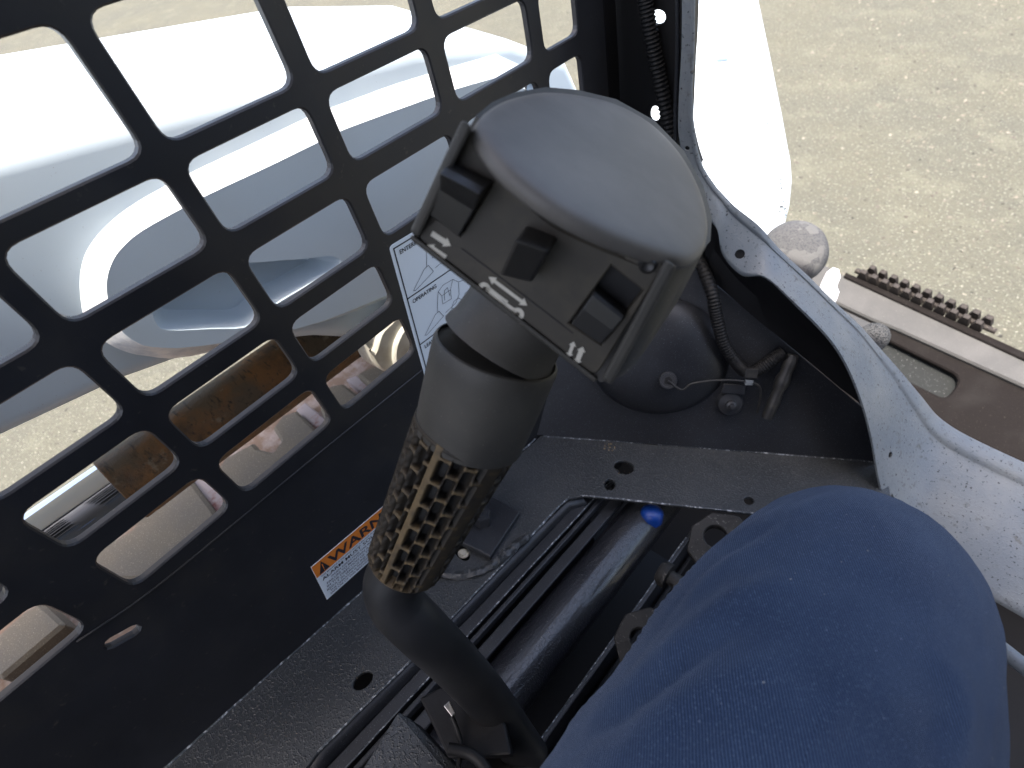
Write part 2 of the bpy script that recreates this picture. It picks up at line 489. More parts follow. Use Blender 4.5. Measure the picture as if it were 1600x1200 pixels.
def strokes(lines, wd):
    out = []
    for l in lines:
        for a, b in zip(l[:-1], l[1:]):
            a, b = V(a), V(b); d = (b - a).normalized(); n = V((-d.y, d.x)) * wd / 2; e = d * wd * .4
            out.append([a - e + n, a - e - n, b + e - n, b + e + n])
    return out

# instruction sticker: three framed steps
TL, BLp, TRp = ax(607, 385, XS), ax(672, 560, XS), ax(652, 358, XS)
sx = (TRp - TL); sx.normalize(); sy = V((1, 0, 0)).cross(sx)
if sy.z < 0: sy = -sy
SF = (TL, sx, sy, V((1, 0, 0)))
stk = tag(plate('instruction_sticker', rounded([(0, 0), (.088, 0), (.088, -.150), (0, -.150)], .004), [],
                (TL + V((.0006, 0, 0)), sx, sy, V((1, 0, 0))), .0004, M_STICK, screen, ch=.0001),
          label='white instruction sticker with small loader line drawings')
bw = .0011
fl = [[(.0035, -.0035), (.0845, -.0035), (.0845, -.1465), (.0035, -.1465), (.0035, -.0035)],
      [(.0035, -.050), (.0845, -.050)], [(.0035, -.0985), (.0845, -.0985)]]
flat('frame_lines', strokes(fl, bw), SF, .0009, M_INK, stk)
draw = []
for k, z0 in enumerate((-.0035, -.050, -.0985)):
    def q(x, y): return (.0035 + x * .001, z0 - y * .001)
    draw += [[q(8, 43), q(24, 31), q(29, 30), q(33, 38), q(10, 44), q(8, 43)],
             [q(27, 30), q(30, 20), q(33, 12), q(40, 9), q(52, 10), q(58, 16), q(56, 28), q(50, 34), q(36, 36)],
             [q(33, 12), q(36, 18), q(47, 18), q(52, 10)], [q(36, 18), q(35, 26), q(46, 27), q(47, 18)],
             [q(38, 24), q(40, 15), q(44, 14), q(45, 23)],
             [q(44, 36), q(48, 40), q(55, 40), q(58, 35), q(54, 31), q(48, 31), q(44, 36)],
             [q(60, 36), q(64, 40), q(70, 40), q(73, 35), q(69, 31), q(63, 31), q(60, 36)],
             [q(58, 16), q(74, 20), q(75, 30)]]
flat('loader_drawing', strokes(draw, .00045), SF, .0010, M_INKT, stk)
for k, wd_ in enumerate(('ENTERING', 'OPERATING', 'LEAVING')):
    z0 = (-.0035, -.050, -.0985)[k]
    text(wd_, .0052, M_INK, to3((.0078, z0 - .0072), SF, .0010), sx, sy, stk, 1.0, .012)

# orange warning sticker
WX = XS
o0 = ax(485, 886, WX); oR = ax(580, 806, WX); oB = ax(510, 937, WX)
wx = (oR - o0).normalized(); wy = V((1, 0, 0)).cross(wx)
if wy.z < 0: wy = -wy
WF = (o0, wx, wy, V((1, 0, 0)))
H = -to2(oB, WF)[1]
LW = .125
wst = tag(plate('warning_sticker', [(0, 0), (LW, 0), (LW, -H), (0, -H)], [], (o0 + V((.0006, 0, 0)), wx, wy, V((1, 0, 0))), .0004, M_STICK, screen, ch=.0001),
          label='orange and white warning sticker about the alarm')
hb = H * .33
flat('orange_band', [[(0.0004, -.0004), (LW - .0004, -.0004), (LW - .0004, -hb), (.0004, -hb)]], WF, .0008, M_ORANGE, wst)
flat('hazard_triangle', [[(.004, -hb + .0012), (.0095, -.0018), (.015, -hb + .0012)]], WF, .0010, M_INK, wst)
flat('exclamation_mark', [[(.0090, -.006), (.0100, -.006), (.0098, -hb + .0045), (.0092, -hb + .0045)],
                          [(.0091, -hb + .0036), (.0099, -hb + .0036), (.0099, -hb + .0024), (.0091, -hb + .0024)]], WF, .0012, M_ORANGE, wst)
text('WARNING', hb * .92, M_INK, to3((.0165, -hb + .0022), WF, .0010), wx, wy, wst, 1.25, .02)
rest = H - hb
lines = [('THIS MACHINE IS EQUIPPED WITH A BACKUP ALARM', .085, .004, .95), ('ALARM MUST SOUND', .17, .004, 1.28), ('WHEN OPERATING THIS MACHINE.', .10, .012, 1.1),
         ('FAILURE TO MAINTAIN A CLEAR VIEW', .115, .006, 1.1), ('IN THE DIRECTION OF TRAVEL COULD', .115, .005, 1.1), ('RESULT IN SERIOUS INJURY OR DEATH.', .115, .0035, 1.1),
         ('THE OPERATOR IS RESPONSIBLE FOR THE', .10, .006, 1.1), ('SAFE USE OF THIS MACHINE.', .10, .005, 1.1)]
yy = -hb - .0008
for s, fz, x0, xs in lines:
    yy -= rest * fz * .80
    text(s, rest * fz * .95, M_INK if fz > .15 else M_INKT, to3((x0, yy), WF, .0010), wx, wy, wst, xs, .01)
    yy -= rest * fz * .22

# ------------------------------------------------------------------ cab shell
cab = empty('loader_cab', (0, .2, .5), 'dark steel loader cab footwell with grey sheet metal door sill and front pillar', 'cab')
# floor ledge with its front extension, one folded sheet
edge = [(438, 1260), (500, 1170), (646, 1027), (699, 971), (790, 877), (830, 836), (862, 801), (885, 780), (912, 774), (960, 778), (1100, 793), (1230, 807), (1390, 824)]
ledge = [(175, 1275)] + [(559, 930), (845, 681), (1372, 722), (1400, 830)][0:3] + [(1385, 735), (1400, 825)] + edge[::-1][1:]
lh = [circ_px(567, 1063, 19, 11, -.75), circ_px(975, 730, 16, 11, .2), circ_px(953, 757, 8.5, 9), circ_px(1170, 782, 8, 6, .3), circ_px(722, 862, 16, 10, .9)]
plate_px('floor_ledge', ledge, LN, LD, .004, M_GRIT, cab, holes=lh, ch=.0007)
# worn bead where ledge meets side panel and front panel, and along its lip
def bead(name, pts, r, m, par, jit=.0004):
    pts = catmull(pts, 14)
    pts = [p + V((random.gauss(0, jit), random.gauss(0, jit), random.gauss(0, jit))) * .5 for p in pts]
    return tube(name, pts, lambda i, t: r * (.8 + .35 * noise.noise(V((i * .35, t, 0)))), m, par, n=7)
bead('weld_bead', [al(x, y) for x, y in [(240, 1217), (400, 1072), (559, 930), (700, 806), (836, 686)]], .0014, M_WORN, cab)
bead('weld_bead', [al(x, y) for x, y in [(850, 682), (1000, 692), (1150, 704), (1365, 722)]], .0011, M_WORN, cab)
bead('lip_edge', [al(x, y) + V((0, 0, -.001)) for x, y in [(495, 1175), (646, 1027), (700, 970), (830, 836), (885, 780), (912, 774), (1100, 793), (1230, 807)]], .0013, M_WORN, cab, .0002)
# drop wall under the ledge lip
low = V((.006, .0, -.16))
lp = [al(x, y) + V((-.0015, 0, -.0045)) for x, y in [(438, 1260), (500, 1170), (646, 1027), (699, 971), (790, 877), (830, 836), (885, 782), (912, 776)]]
rings('ledge_drop_wall', [lp, [p + V((.004, 0, -.006)) for p in lp], [p + low for p in lp]], M_BLACK, cab, close=False, cap=False)
bpy.data.objects['ledge_drop_wall'].modifiers.new('s', 'SOLIDIFY').thickness = .003
# footwell front panel with its wheel-well bulge
pn = [(800, 677), (845, 681), (1372, 722), (1420, 790), (1362, 650), (1110, 438), (880, 300), (800, 420)]
n_, d_ = FN, FD
if n_.dot(CAM) - d_ < 0: n_, d_ = -n_, -d_
plate_px('front_panel', [(790, 676), (845, 681), (1372, 722), (1352, 640), (1110, 436), (960, 330), (800, 420)], n_, d_, .004, M_BLACK, cab)
FF = frame(n_, e1, af(1030, 560))
dome = []
for i in range(15):
    a = i / 14 * math.pi / 2
    rr, hh = math.cos(a), math.sin(a) ** .8
    dome.append([to3((.082 * rr * math.cos(t) - .012 * hh, .072 * rr * math.sin(t) + .010 * hh), FF, .030 * hh - .002) for t in [2 * math.pi * k / 40 for k in range(40)]])
rings('wheel_well_bulge', dome, M_BLACK, cab)
# keyed plug on the bulge
pc = af(1040, 583) + n_ * .0305
pa = (CAM - pc).normalized().lerp(n_, .55)
plug = lathe('keyed_plug', pc - pa * .004, pa, [(0, .0105), (.0030, .0105), (.0042, .0095), (.0042, .0078), (.0030, .0074)], M_BOLT, cab, n=28)
kf = frame(pa, e1, pc - pa * .0002)
flat('key_hole', [[(-.004, -.0035), (.0035, -.0045), (.0048, .0012), (.001, .0048), (-.0035, .003)]], kf, .0001, M_VOID, plug)
# wall hidden under the sill, in shade
# ------- pillar and sill
O_ = [(1086, -60, 0.5), (1084, 0, 0.5), (1083, 80, 0.5), (1080, 150, 0.5), (1083, 205, 0.5), (1094, 255, 0.503), (1112, 285, 0.507), (1130, 306, 0.51), (1150, 326, 0.513), (1187, 356, 0.518), (1215, 388, 0.524), (1255, 427, 0.535), (1303, 474, 0.55), (1343, 511, 0.558), (1372, 543, 0.565), (1405, 580, 0.57), (1440, 622, 0.573), (1469, 655, 0.575), (1525, 689, 0.577), (1680, 760, 0.58)]
I_ = [(1066, -60, .498), (1067, 0, .498), (1066, 80, .498), (1062, 150, .498), (1062, 215, .498), (1078, 280, .497), (1105, 335, .495), (1121, 358, .492), (1130, 396, .49), (1160, 427, .488),
      (1195, 432, .488), (1240, 471, .488), (1292, 524, .487), (1322, 569, .483), (1345, 625, .475), (1360, 681, .467), (1379, 775, .455), (1420, 850, .445), (1500, 905, .435), (1680, 1010, .42)]
Oc = catmull([ay(*p) for p in O_], 6); Ic = catmull([ay(*p) for p in I_], 6)
up = V((0, -.35, .9)).normalized()
rws = []
for f, h in ((0, -.006), (0, 0), (.02, .0032), (.10, .0036), (.135, .0030), (.15, .0004), (.165, -.0006), (.19, -.0004), (.5, .0), (.94, .0), (.985, -.0008), (1, -.004)):
    rws.append([a.lerp(b, f) + (V((0, -1, .1)).lerp(up, min(1, (a - b).length / .05))) * h * min(1, (a - b).length / .05) for a, b in zip(Oc, Ic)])
sill = rings('door_sill', rws, M_SILL, cab, close=False, cap=False, autos=60)
s_ = sill.modifiers.new('s', 'SOLIDIFY'); s_.thickness = .002; s_.offset = 0
tag(sill, label='grey painted door sill flange with pitted surface')
from mathutils.bvhtree import BVHTree
nr = len(rws[0]); CUTS = []
bv = BVHTree.FromPolygons([p for r in rws for p in r], [(i * nr + k, i * nr + k + 1, (i + 1) * nr + k + 1, (i + 1) * nr + k) for i in range(len(rws) - 1) for k in range(nr - 1)])
for px, py, r in ((1156, 397, .0050), (1390, 711, .0040), (1074, 231, .0024), (1081, 112, .0016)):
    c, sn_, _i, _d = bv.ray_cast(CAM, ray(px, py).normalized())
    if c is None: continue
    if sn_.dot(CAM - c) < 0: sn_ = -sn_
    vs_, fs_ = [], []
    f_ = frame(sn_, None, c)
    for h_ in (-.012, .012):
        vs_ += [to3((r * math.cos(a), r * math.sin(a)), f_, h_) for a in [2 * math.pi * q / 24 for q in range(24)]]
    fs_ = [tuple(range(24)), tuple(range(24, 48))] + [(q, (q + 1) % 24, 24 + (q + 1) % 24, 24 + q) for q in range(24)]
    cut = mk('cutter', vs_, fs_, M_VOID)
    bo_ = sill.modifiers.new('b', 'BOOLEAN'); bo_.operation = 'DIFFERENCE'; bo_.solver = 'FAST'; bo_.object = cut
    CUTS.append(cut)
    lathe('hole_dark_cup', c, sn_, [(-.010, r * 1.3), (-.0022, r * 1.3)], M_VOID, cab, n=20)  # added black cup behind the cut hole so it looks dark
bpy.context.view_layer.update()
me_ = bpy.data.meshes.new_from_object(sill.evaluated_get(bpy.context.evaluated_depsgraph_get()))
sill.modifiers.clear(); sill.data = me_; me_.name = 'door_sill'
me_.set_sharp_from_angle(angle=math.radians(60))
for cut in CUTS: bpy.data.objects.remove(cut)
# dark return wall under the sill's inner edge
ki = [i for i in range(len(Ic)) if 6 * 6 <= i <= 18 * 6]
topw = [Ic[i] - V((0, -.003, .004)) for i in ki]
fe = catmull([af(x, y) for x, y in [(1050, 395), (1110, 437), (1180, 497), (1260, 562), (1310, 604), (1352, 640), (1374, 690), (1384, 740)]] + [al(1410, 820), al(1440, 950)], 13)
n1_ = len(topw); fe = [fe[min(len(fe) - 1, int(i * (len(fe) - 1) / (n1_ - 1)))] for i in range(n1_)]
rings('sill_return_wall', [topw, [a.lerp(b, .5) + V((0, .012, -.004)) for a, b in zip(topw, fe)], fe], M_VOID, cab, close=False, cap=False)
# pillar cavity
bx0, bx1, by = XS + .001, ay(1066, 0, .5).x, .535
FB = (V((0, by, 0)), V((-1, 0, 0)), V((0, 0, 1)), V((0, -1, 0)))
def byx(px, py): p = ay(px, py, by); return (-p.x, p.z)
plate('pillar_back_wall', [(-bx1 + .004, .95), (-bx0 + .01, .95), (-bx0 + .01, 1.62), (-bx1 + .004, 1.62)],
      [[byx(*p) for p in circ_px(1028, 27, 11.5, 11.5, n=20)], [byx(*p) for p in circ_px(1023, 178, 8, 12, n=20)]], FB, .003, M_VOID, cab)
ov = [p for p in Ic[:5 * 6 + 1]]
rings('pillar_side_wall', [ov, [V((p.x - .004, by - .0005, p.z)) for p in ov]], M_BLACK, cab, close=False, cap=False)
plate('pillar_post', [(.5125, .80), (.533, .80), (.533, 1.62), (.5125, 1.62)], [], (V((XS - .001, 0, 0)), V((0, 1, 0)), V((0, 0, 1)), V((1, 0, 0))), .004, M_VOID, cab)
# inner tube strip beside the window column
tube('pillar_strip', [ay(1058, -60, .505), ay(1059, 80, .505), ay(1056, 160, .505), ay(1056, 225, .505)], .0022, M_BLACK, cab, n=8, cat=4)
# inside channel: plates, ribbed seam, big cross tube
DR = (al(885, 780) - al(646, 1027)).normalized()     # along the ledge lip
SIDE = V((1, 0, 0))
lip0 = al(646, 1027); 
def ch(x, z, a, b): return lip0 + SIDE * x + V((0, 0, z)) + DR * a, lip0 + SIDE * x + V((0, 0, z)) + DR * b
def bar(name, x0, x1, z, th, m, a=-.20, b=.32, bev=.0012):
    p, q = ch(x0, z, a, b); vs = [p, q, q + SIDE * (x1 - x0), p + SIDE * (x1 - x0)]
    return prism(name, vs, V((0, 0, -th)), m, cab, bevel=bev)
bar('channel_plate', .006, .018, -.014, .006, M_BLACK)
bar('channel_rib', .0215, .0265, -.016, .010, M_BLACK)
bar('channel_plate', .029, .042, -.028, .006, M_BLACK)
bar('channel_floor', -.03, .25, -.19, .01, M_VOID)
bead('lip_edge', [ch(.0185, -.0135, a, a)[0] for a in (-.1, 0, .08, .16, .24, .3)], .0009, M_WORN, cab, .0002)
tc0, tc1 = ch(.068, -.050, -.19, .36)
M_SHINY = mat('glossy_black_tube', (.012, .013, .017), .28, 0, .6, coat=.55, bumps=[(520, .4, .0010, 2, 'n', None, (.5, .7, 0, 1))],
              mixes=[(12, .45, .75, (.022, .023, .027), 5), (700, .66, .72, (.12, .125, .14), 2)])
ct = tube('cross_tube', [tc0.lerp(tc1, i / 12) for i in range(13)], .0265, M_SHINY, cab, n=40)
bar('channel_rail', .118, .123, -.055, .05, M_BLACK)
bead('lip_edge', [ch(.1185, -.0548, a, a)[0] for a in (-.15, 0, .1, .2, .3)], .0009, M_WORN, cab, .0002)
bar('channel_wall', .127, .131, -.085, .08, M_VOID)
# bent boss on the ledge and bolted square plate
bead('bent_boss', [al(x, y) + V((0, 0, 0.002)) for x, y in [(660, 885), (690, 898), (730, 900), (768, 886), (800, 860), (826, 838)]], .0058, M_GRIT, cab, .0004)
sq = plate_px('square_plate', [(712, 842), (768, 775), (812, 800), (766, 869)], LN, LD + .009, .0065, M_BLACK, cab, ch=.0008)
hx = at(754, 815, LN, LD + .0091)
hex_ = []
fh = frame(LN, (1, 0, 0), hx)
def ngon(r, n, h, f, ph=0): return [to3((r * math.cos(2 * math.pi * k / n + ph), r * math.sin(2 * math.pi * k / n + ph)), f, h) for k in range(n)]
bolt = rings('hex_bolt', [ngon(r_, n_k, h_, fh) for r_, n_k, h_ in ((.0105, 6, 0), (.0105, 6, .013), (.0095, 6, .0145), (.0066, 6, .0145), (.0062, 6, .0158), (.0044, 6, .0158), (.0042, 6, .0146))], M_BOLT, sq, smooth=False)
lathe('washer', al(722, 862) + V((0, 0, -.006)), LN, [(0, .006), (.0015, .006), (.002, .0035), (.0035, .0035)], M_CREAM, cab, n=20)
lathe('blue_cap', al(1012, 786) + V((.004, .0, -.034)), (0, .2, 1), [(0, .013), (.012, .013), (.016, .010), (.018, .006)], M_BLUE, cab, n=28)
# shell of the cab outside the view
def box(name, a, b, m, par): 
    x0, y0, z0 = a; x1, y1, z1 = b
    vs = [(x, y, z) for x in (x0, x1) for y in (y0, y1) for z in (z0, z1)]
    return mk(name, vs, [(0, 1, 3, 2), (4, 5, 7, 6), (0, 1, 5, 4), (2, 3, 7, 6), (0, 2, 6, 4), (1, 3, 7, 5)], m, par)
box('roof_cut_for_light', (-.36, -.52, 1.95), (.5, .345, 1.975), M_BLACK, cab)  # unseen roof, length trimmed to block sun and admit sky fill
box('rear_wall', (-.36, -.83, .5), (.5, -.802, 1.15), M_BLACK, cab)
box('right_wall_light_block', (.482, -.8, .5), (.5, .345, 1.948), M_BLACK, cab)  # unseen side, closed solid instead of mesh to block light from the right
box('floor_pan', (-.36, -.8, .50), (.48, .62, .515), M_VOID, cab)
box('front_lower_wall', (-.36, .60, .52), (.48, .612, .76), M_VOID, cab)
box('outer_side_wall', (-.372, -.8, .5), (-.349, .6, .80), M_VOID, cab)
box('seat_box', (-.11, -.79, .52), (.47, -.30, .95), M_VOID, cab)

tube('side_rod', [ds(1560, 1010, .56), ds(1680, 1105, .56)], .0055, M_SILL, cab, n=14)
# ------------------------------------------------------------------ control linkage castings
cast = empty('control_linkage', ch(.16, -.12, .1, .1)[0], 'grey cast control linkage brackets with drilled lugs beside the trousers', 'linkage')
def lug(px, py, d, w, hgt, rr, rot):
    c = ds(px, py, d); f = frame((CAM - c).normalized().lerp(V((0, 0, 1)), .5), DR, c)
    cs, sn = math.cos(rot), math.sin(rot)
    pol = [(-w, -hgt), (w, -hgt), (w, hgt * .2), (w * .4, hgt), (-w * .4, hgt), (-w, hgt * .2)]
    pol = [(x * cs - y * sn, x * sn + y * cs) for x, y in pol]
    return plate('drilled_lug', rounded(pol, .005), [[(rr * math.cos(a), rr * math.sin(a)) for a in [2 * math.pi * i / 20 for i in range(20)]]], f, .012, M_CAST, cast, ch=.001)
lug(1000, 997, .56, .028, .020, .0085, .1)
lug(1118, 838, .60, .030, .020, .0105, -.4)
lathe('threaded_rod', ds(1030, 892, .58), (ray(1120, 948).normalized() * .57 - ray(1030, 892).normalized() * .58), [(0, .009), (.004, .012), (.010, .012), (.011, .007), (.022, .007), (.024, .0035), (.09, .0035)], M_CAST, cast, n=20)
prism('flat_link', [ds(970, 1060, .58), ds(1010, 1045, .58), ds(940, 1190, .56), ds(850, 1190, .55), ds(905, 1120, .56)], V((0, 0, -.01)), M_CAST, cast, bevel=.001)

# ------------------------------------------------------------------ seat plate, boot, clip at the bottom
spl = ds(640, 1150, .50)
seatp = tag(prism('seat_side_plate', [ds(545, 1235, .49), ds(622, 1112, .50), ds(648, 1128, .50), ds(712, 1195, .49), ds(745, 1260, .48)], V((0, 0, -.02)), M_GRIT, None, bevel=.0015),
            'pitted dark grey steel bracket plate at the lever foot', 'bracket')
boot = empty('lever_mount', ds(780, 1190, .46), 'black rubber boot and pivot block at the foot of the control lever', 'mount')
lathe('rubber_boot', ds(800, 1300, .56), ds(800, 1190, .53) - ds(800, 1300, .56), [(0, .042), (.012, .042), (.016, .034), (.026, .036), (.030, .028), (.040, .030), (.044, .020), (.052, .021), (.056, .014)], M_RUBBER, boot, n=32)
box_p = [ds(655, 1090, .50), ds(705, 1065, .50), ds(790, 1130, .48), ds(800, 1180, .47), ds(700, 1185, .48)]
prism('pivot_block', box_p, V((-.005, 0, -.03)), M_VOID, boot, bevel=.002)
cl = prism('bright_clip', [ds(693, 1103, .475), ds(702, 1095, .475), ds(711, 1114, .474), ds(706, 1120, .474)], V((0, 0, -.003)), M_STEEL, boot, bevel=.0004)
tube('cable', [ds(706, 1120, .475), ds(714, 1140, .475), ds(720, 1165, .475), ds(716, 1200, .47)], .0018, M_HOSE, boot, n=8, cat=5)
tube('cable', [ds(700, 1170, .468), ds(735, 1178, .468), ds(758, 1200, .465), ds(770, 1230, .46)], .0040, M_HOSE, boot, n=10, cat=5)

# ------------------------------------------------------------------ wiring
loom = empty('wiring_loom', ay(1030, 0, .55), 'black corrugated wiring hose running down the pillar into the footwell', 'hose')
hp = [ay(1003, -40, .525), ay(1008, 0, .525), ay(1018, 60, .525), ay(1030, 120, .525), ay(1043, 185, .523), ay(1056, 250, .520), ay(1072, 320, .51), ay(1092, 400, .50)]
hp += [af(1105, 450) + n_ * .03, af(1113, 490) + n_ * .03, af(1125, 530) + n_ * .026, af(1145, 560) + n_ * .02, af(1160, 575) + n_ * .018]
hpc = catmull(hp, 36)
tube('corrugated_hose', hpc, lambda i, t: .0062 + (.0011 if (i // 2) % 2 else 0), M_HOSE, loom, n=14, autos=180)
hp2 = [af(1163, 578) + n_ * .018, af(1180, 570) + n_ * .018, af(1200, 556) + n_ * .018, af(1218, 545) + n_ * .016]
tube('corrugated_hose', catmull(hp2, 24), lambda i, t: .0068 + (.001 if (i // 2) % 2 else 0), M_HOSE, loom, n=14, autos=180)
plugc = [af(1232, 548) + n_ * .018, af(1226, 562) + n_ * .018, af(1210, 600) + n_ * .018, af(1192, 645) + n_ * .018]
pr = [.0058, .0075, .0075, .0062, .0082, .0082, .0064, .0064, .0072, .0066, .0066, .0058]
pp = [plugc[0].lerp(plugc[3], i / (len(pr) - 1)) for i in range(len(pr))]
tube('connector_plug', pp, lambda i, t: pr[i], M_CONN, loom, n=14, autos=30)
wr = [pc + pa * .001, af(1060, 596) + n_ * .032, af(1075, 588) + n_ * .030, af(1105, 584) + n_ * .028, af(1135, 584) + n_ * .026, af(1163, 588) + n_ * .022, af(1180, 596) + n_ * .018, af(1184, 612) + n_ * .014, af(1180, 640) + n_ * .010]
tube('thin_wire', wr, .0012, M_CONN, loom, n=8, cat=8)
def obox(name, c, ex, ey, ez, m, par, bevel=.0006):
    vs = [c + ex * a + ey * b + ez * d for a in (-1, 1) for b in (-1, 1) for d in (-1, 1)]
    return mk(name, vs, [(0, 1, 3, 2), (4, 5, 7, 6), (0, 1, 5, 4), (2, 3, 7, 6), (0, 2, 6, 4), (1, 3, 7, 5)], m, par, bevel=bevel)
fu, fv = e1, n_.cross(e1).normalized()
obox('cable_tie', af(1166, 574) + n_ * .021, fu * .0068, fv * .0055, n_ * .0055, M_CONN, loom)
obox('wire_clip', af(1163, 588) + n_ * .023, fu * .0042, fv * .0030, n_ * .0030, M_SILL, loom)
gb = af(1139, 628)
gr = tag(lathe('rubber_mount', gb, n_, [(-.001, .0155), (.006, .0155), (.009, .0135), (.010, .008), (.0105, .0062), (.0155, .0060), (.0165, .0035), (.019, .0030), (.0195, .0015)], M_BOLT, None, n=28),
         'black round rubber mount with a centre bolt on the footwell panel', 'mount')
tab = tag(plate('clamp_tab', rounded([(-.013, -.004), (.014, -.004), (.014, .008), (-.011, .008)], .002), [], frame(n_, e1, af(1142, 606) + n_ * .012), .002, M_BOLT, loom), None)

# ------------------------------------------------------------------ loader arm
arm = empty('loader_boom', (-.6, .4, 1.0), 'pale blue white loader arm with a raised oval panel and slot, outside the screen', 'loader boom')
XA = -.50
FA = (V((XA, 0, 0)), V((0, 1, 0)), V((0, 0, 1)), V((1, 0, 0)))
def a2(x, y, X=XA): p = ax(x, y, X); return V((p.y, p.z))
def topz(y): return 1.3365 - .21 * (y - .0578)
body = [(-1.4, topz(-1.4)), (-.6, topz(-.6)), (.0578, topz(.0578)), (.41, topz(.41)), (.56, 1.213), (.66, 1.15), (.72, 1.02), (.66, .90), (.45, .90), (.30, .985), (.235, 1.022),
        tuple(a2(545, 531)), tuple(a2(500, 529)), tuple(a2(460, 533)), tuple(a2(410, 537)), tuple(a2(340, 546)), tuple(a2(200, 597)), tuple(a2(0, 692)), (-.6, 1.335), (-1.4, 1.57)]
body = ccw([V(p) for p in body])
slot_px = [(236, 485), (240, 460), (252, 437), (274, 420), (305, 410), (350, 411), (400, 410), (440, 407), (480, 404), (515, 400), (531, 405), (529, 416), (500, 434), (470, 452), (440, 470), (415, 488), (386, 511), (330, 514), (262, 516), (244, 505)]
WID = .20
# box section arm: rounded upper fold, flat top, outer side
rg = []
bi = inset(body, .010)
for pl, x in ((inset(body, .016), XA), (bi, XA - .0012), (inset(body, .004), XA - .0045), (body, XA - .012)):
    rg.append([V((x, p.x, p.y)) for p in pl])
cz = .035
rg.append([V((XA - WID, p.x, p.y + (.030 if k_top else 0))) for p, k_top in ((p, p.y > topz(p.x) - .03 and p.x < .6) for p in body)])
rg.append([V((XA - WID - .004, p.x, p.y)) for p in inset(body, .012)])
n = len(body); vs = [p for r in rg for p in r]; fs = []
for i in range(len(rg) - 1):
    for k in range(n):
        j = (k + 1) % n; fs.append((i * n + k, i * n + j, (i + 1) * n + j, (i + 1) * n + k))
t0 = tessellate_polygon([[V((p.y, p.z, 0)) for p in rg[0]]])
for t in t0: fs.append(tuple(t)); fs.append(tuple((len(rg) - 1) * n + i for i in t))
mk('arm_beam', vs, fs, M_ARM, arm, smooth=True, autos=35)
# raised oval panel
HP = .024
oval_o = [(776, 84), (702, 105), (620, 130), (568, 149), (516, 168), (486, 180), (400, 221), (300, 268), (254, 292), (200, 324), (160, 358), (136, 390), (126, 420), (124, 450), (130, 496), (142, 515), (160, 532), (190, 548), (230, 557), (300, 557)]
oval_i = [(776, 121), (710, 140), (620, 172), (576, 188), (532, 205), (502, 220), (420, 260), (330, 302), (280, 328), (220, 362), (190, 388), (176, 408), (168, 432), (167, 455), (172, 485), (180, 505), (194, 521), (212, 534), (238, 542), (310, 541)]
yR = .72
oo = [a2(x, y) for x, y in oval_o] + [V((.155, 1.092)), V((.24, 1.055)), V((.42, 1.0)), V((.58, 1.0)), V((.63, 1.05)), V((.62, 1.12)), V((.58, 1.17))]
oi = [a2(x, y, XA + HP) for x, y in oval_i] + [V((.15, 1.108)), V((.235, 1.075)), V((.41, 1.02)), V((.56, 1.02)), V((.60, 1.06)), V((.59, 1.11)), V((.56, 1.15))]
def sub2(p): 
    q = catmull([V((a[0], a[1], 0)) for a in p] + [V((p[0][0], p[0][1], 0))], 3)[:-1]
    return [V((a.x, a.y)) for a in q]
oo, oi = sub2(oo), sub2(oi)
slot_o = [a2(x, y, XA + HP) for x, y in slot_px]
slot_o = sub2(slot_o)
vs, fs, mi = [], [], []
no = len(oo)
ringl = [[V((XA - .001, p.x, p.y)) for p in oo], [V((XA + .003, p.x, p.y)) for p in [o.lerp(i, .10) for o, i in zip(oo, oi)]],
         [V((XA + HP - .002, p.x, p.y)) for p in [o.lerp(i, .93) for o, i in zip(oo, oi)]], [V((XA + HP, p.x, p.y)) for p in oi]]
for r in ringl: vs += r
for i in range(3):
    for k in range(no):
        j = (k + 1) % no; fs.append((i * no + k, i * no + j, (i + 1) * no + j, (i + 1) * no + k)); mi.append(1 if k < 60 else 0)
base = 3 * no
so_ = slot_o if area2(slot_o) < 0 else slot_o[::-1]
b2 = len(vs); vs += [V((XA + HP, p.x, p.y)) for p in so_]
lst = [V((p.x, p.y, 0)) for p in oi] + [V((p.x, p.y, 0)) for p in so_]
idx = [base + i for i in range(no)] + [b2 + i for i in range(len(so_))]
for t in tessellate_polygon([[V((p.x, p.y, 0)) for p in oi], [V((p.x, p.y, 0)) for p in so_]]): fs.append(tuple(idx[i] for i in t)); mi.append(0)
sc2 = V((0, 0))
for p in so_: sc2 += p
sc2 /= len(so_)
b3 = len(vs); ns = len(so_)
deep = [sc2 + (p - sc2) * .80 + V((0, .004)) for p in so_]
vs += [V((XA + HP - .026, p.x, p.y)) for p in deep]
for k in range(ns):
    j = (k + 1) % ns; fs.append((b2 + k, b2 + j, b3 + j, b3 + k)); mi.append(0)
for t in tessellate_polygon([[V((p.x, p.y, 0)) for p in deep]]): fs.append(tuple(b3 + i for i in t)); mi.append(0)
mk('oval_panel', vs, fs, [M_ARM, M_WELD], arm, mi=mi, smooth=True, autos=28)
# pivot bracket and pin seen under the last window row
PB = XA + .03
pbk = plate('pivot_bracket', sub2([a2(x, y, PB) for x, y in [(574, 540), (582, 558), (592, 574), (606, 582), (640, 585), (690, 570), (700, 500), (640, 480), (612, 505), (596, 522), (586, 552)]]), [], (V((PB, 0, 0)), V((0, 1, 0)), V((0, 0, 1)), V((1, 0, 0))), .028, M_CREAM, arm, ch=.002)
pcn = ax(652, 540, PB)
lathe('pivot_disc', pcn + V((-.002, 0, 0)), (1, 0, 0), [(0, .040), (.006, .040), (.008, .038)], M_CREAM, arm, n=40)
lathe('pivot_pin', pcn + V((.005, .008, 0)), (1, 0, 0), [(0, .019), (.008, .019), (.010, .017)], M_STEEL, arm, n=28)
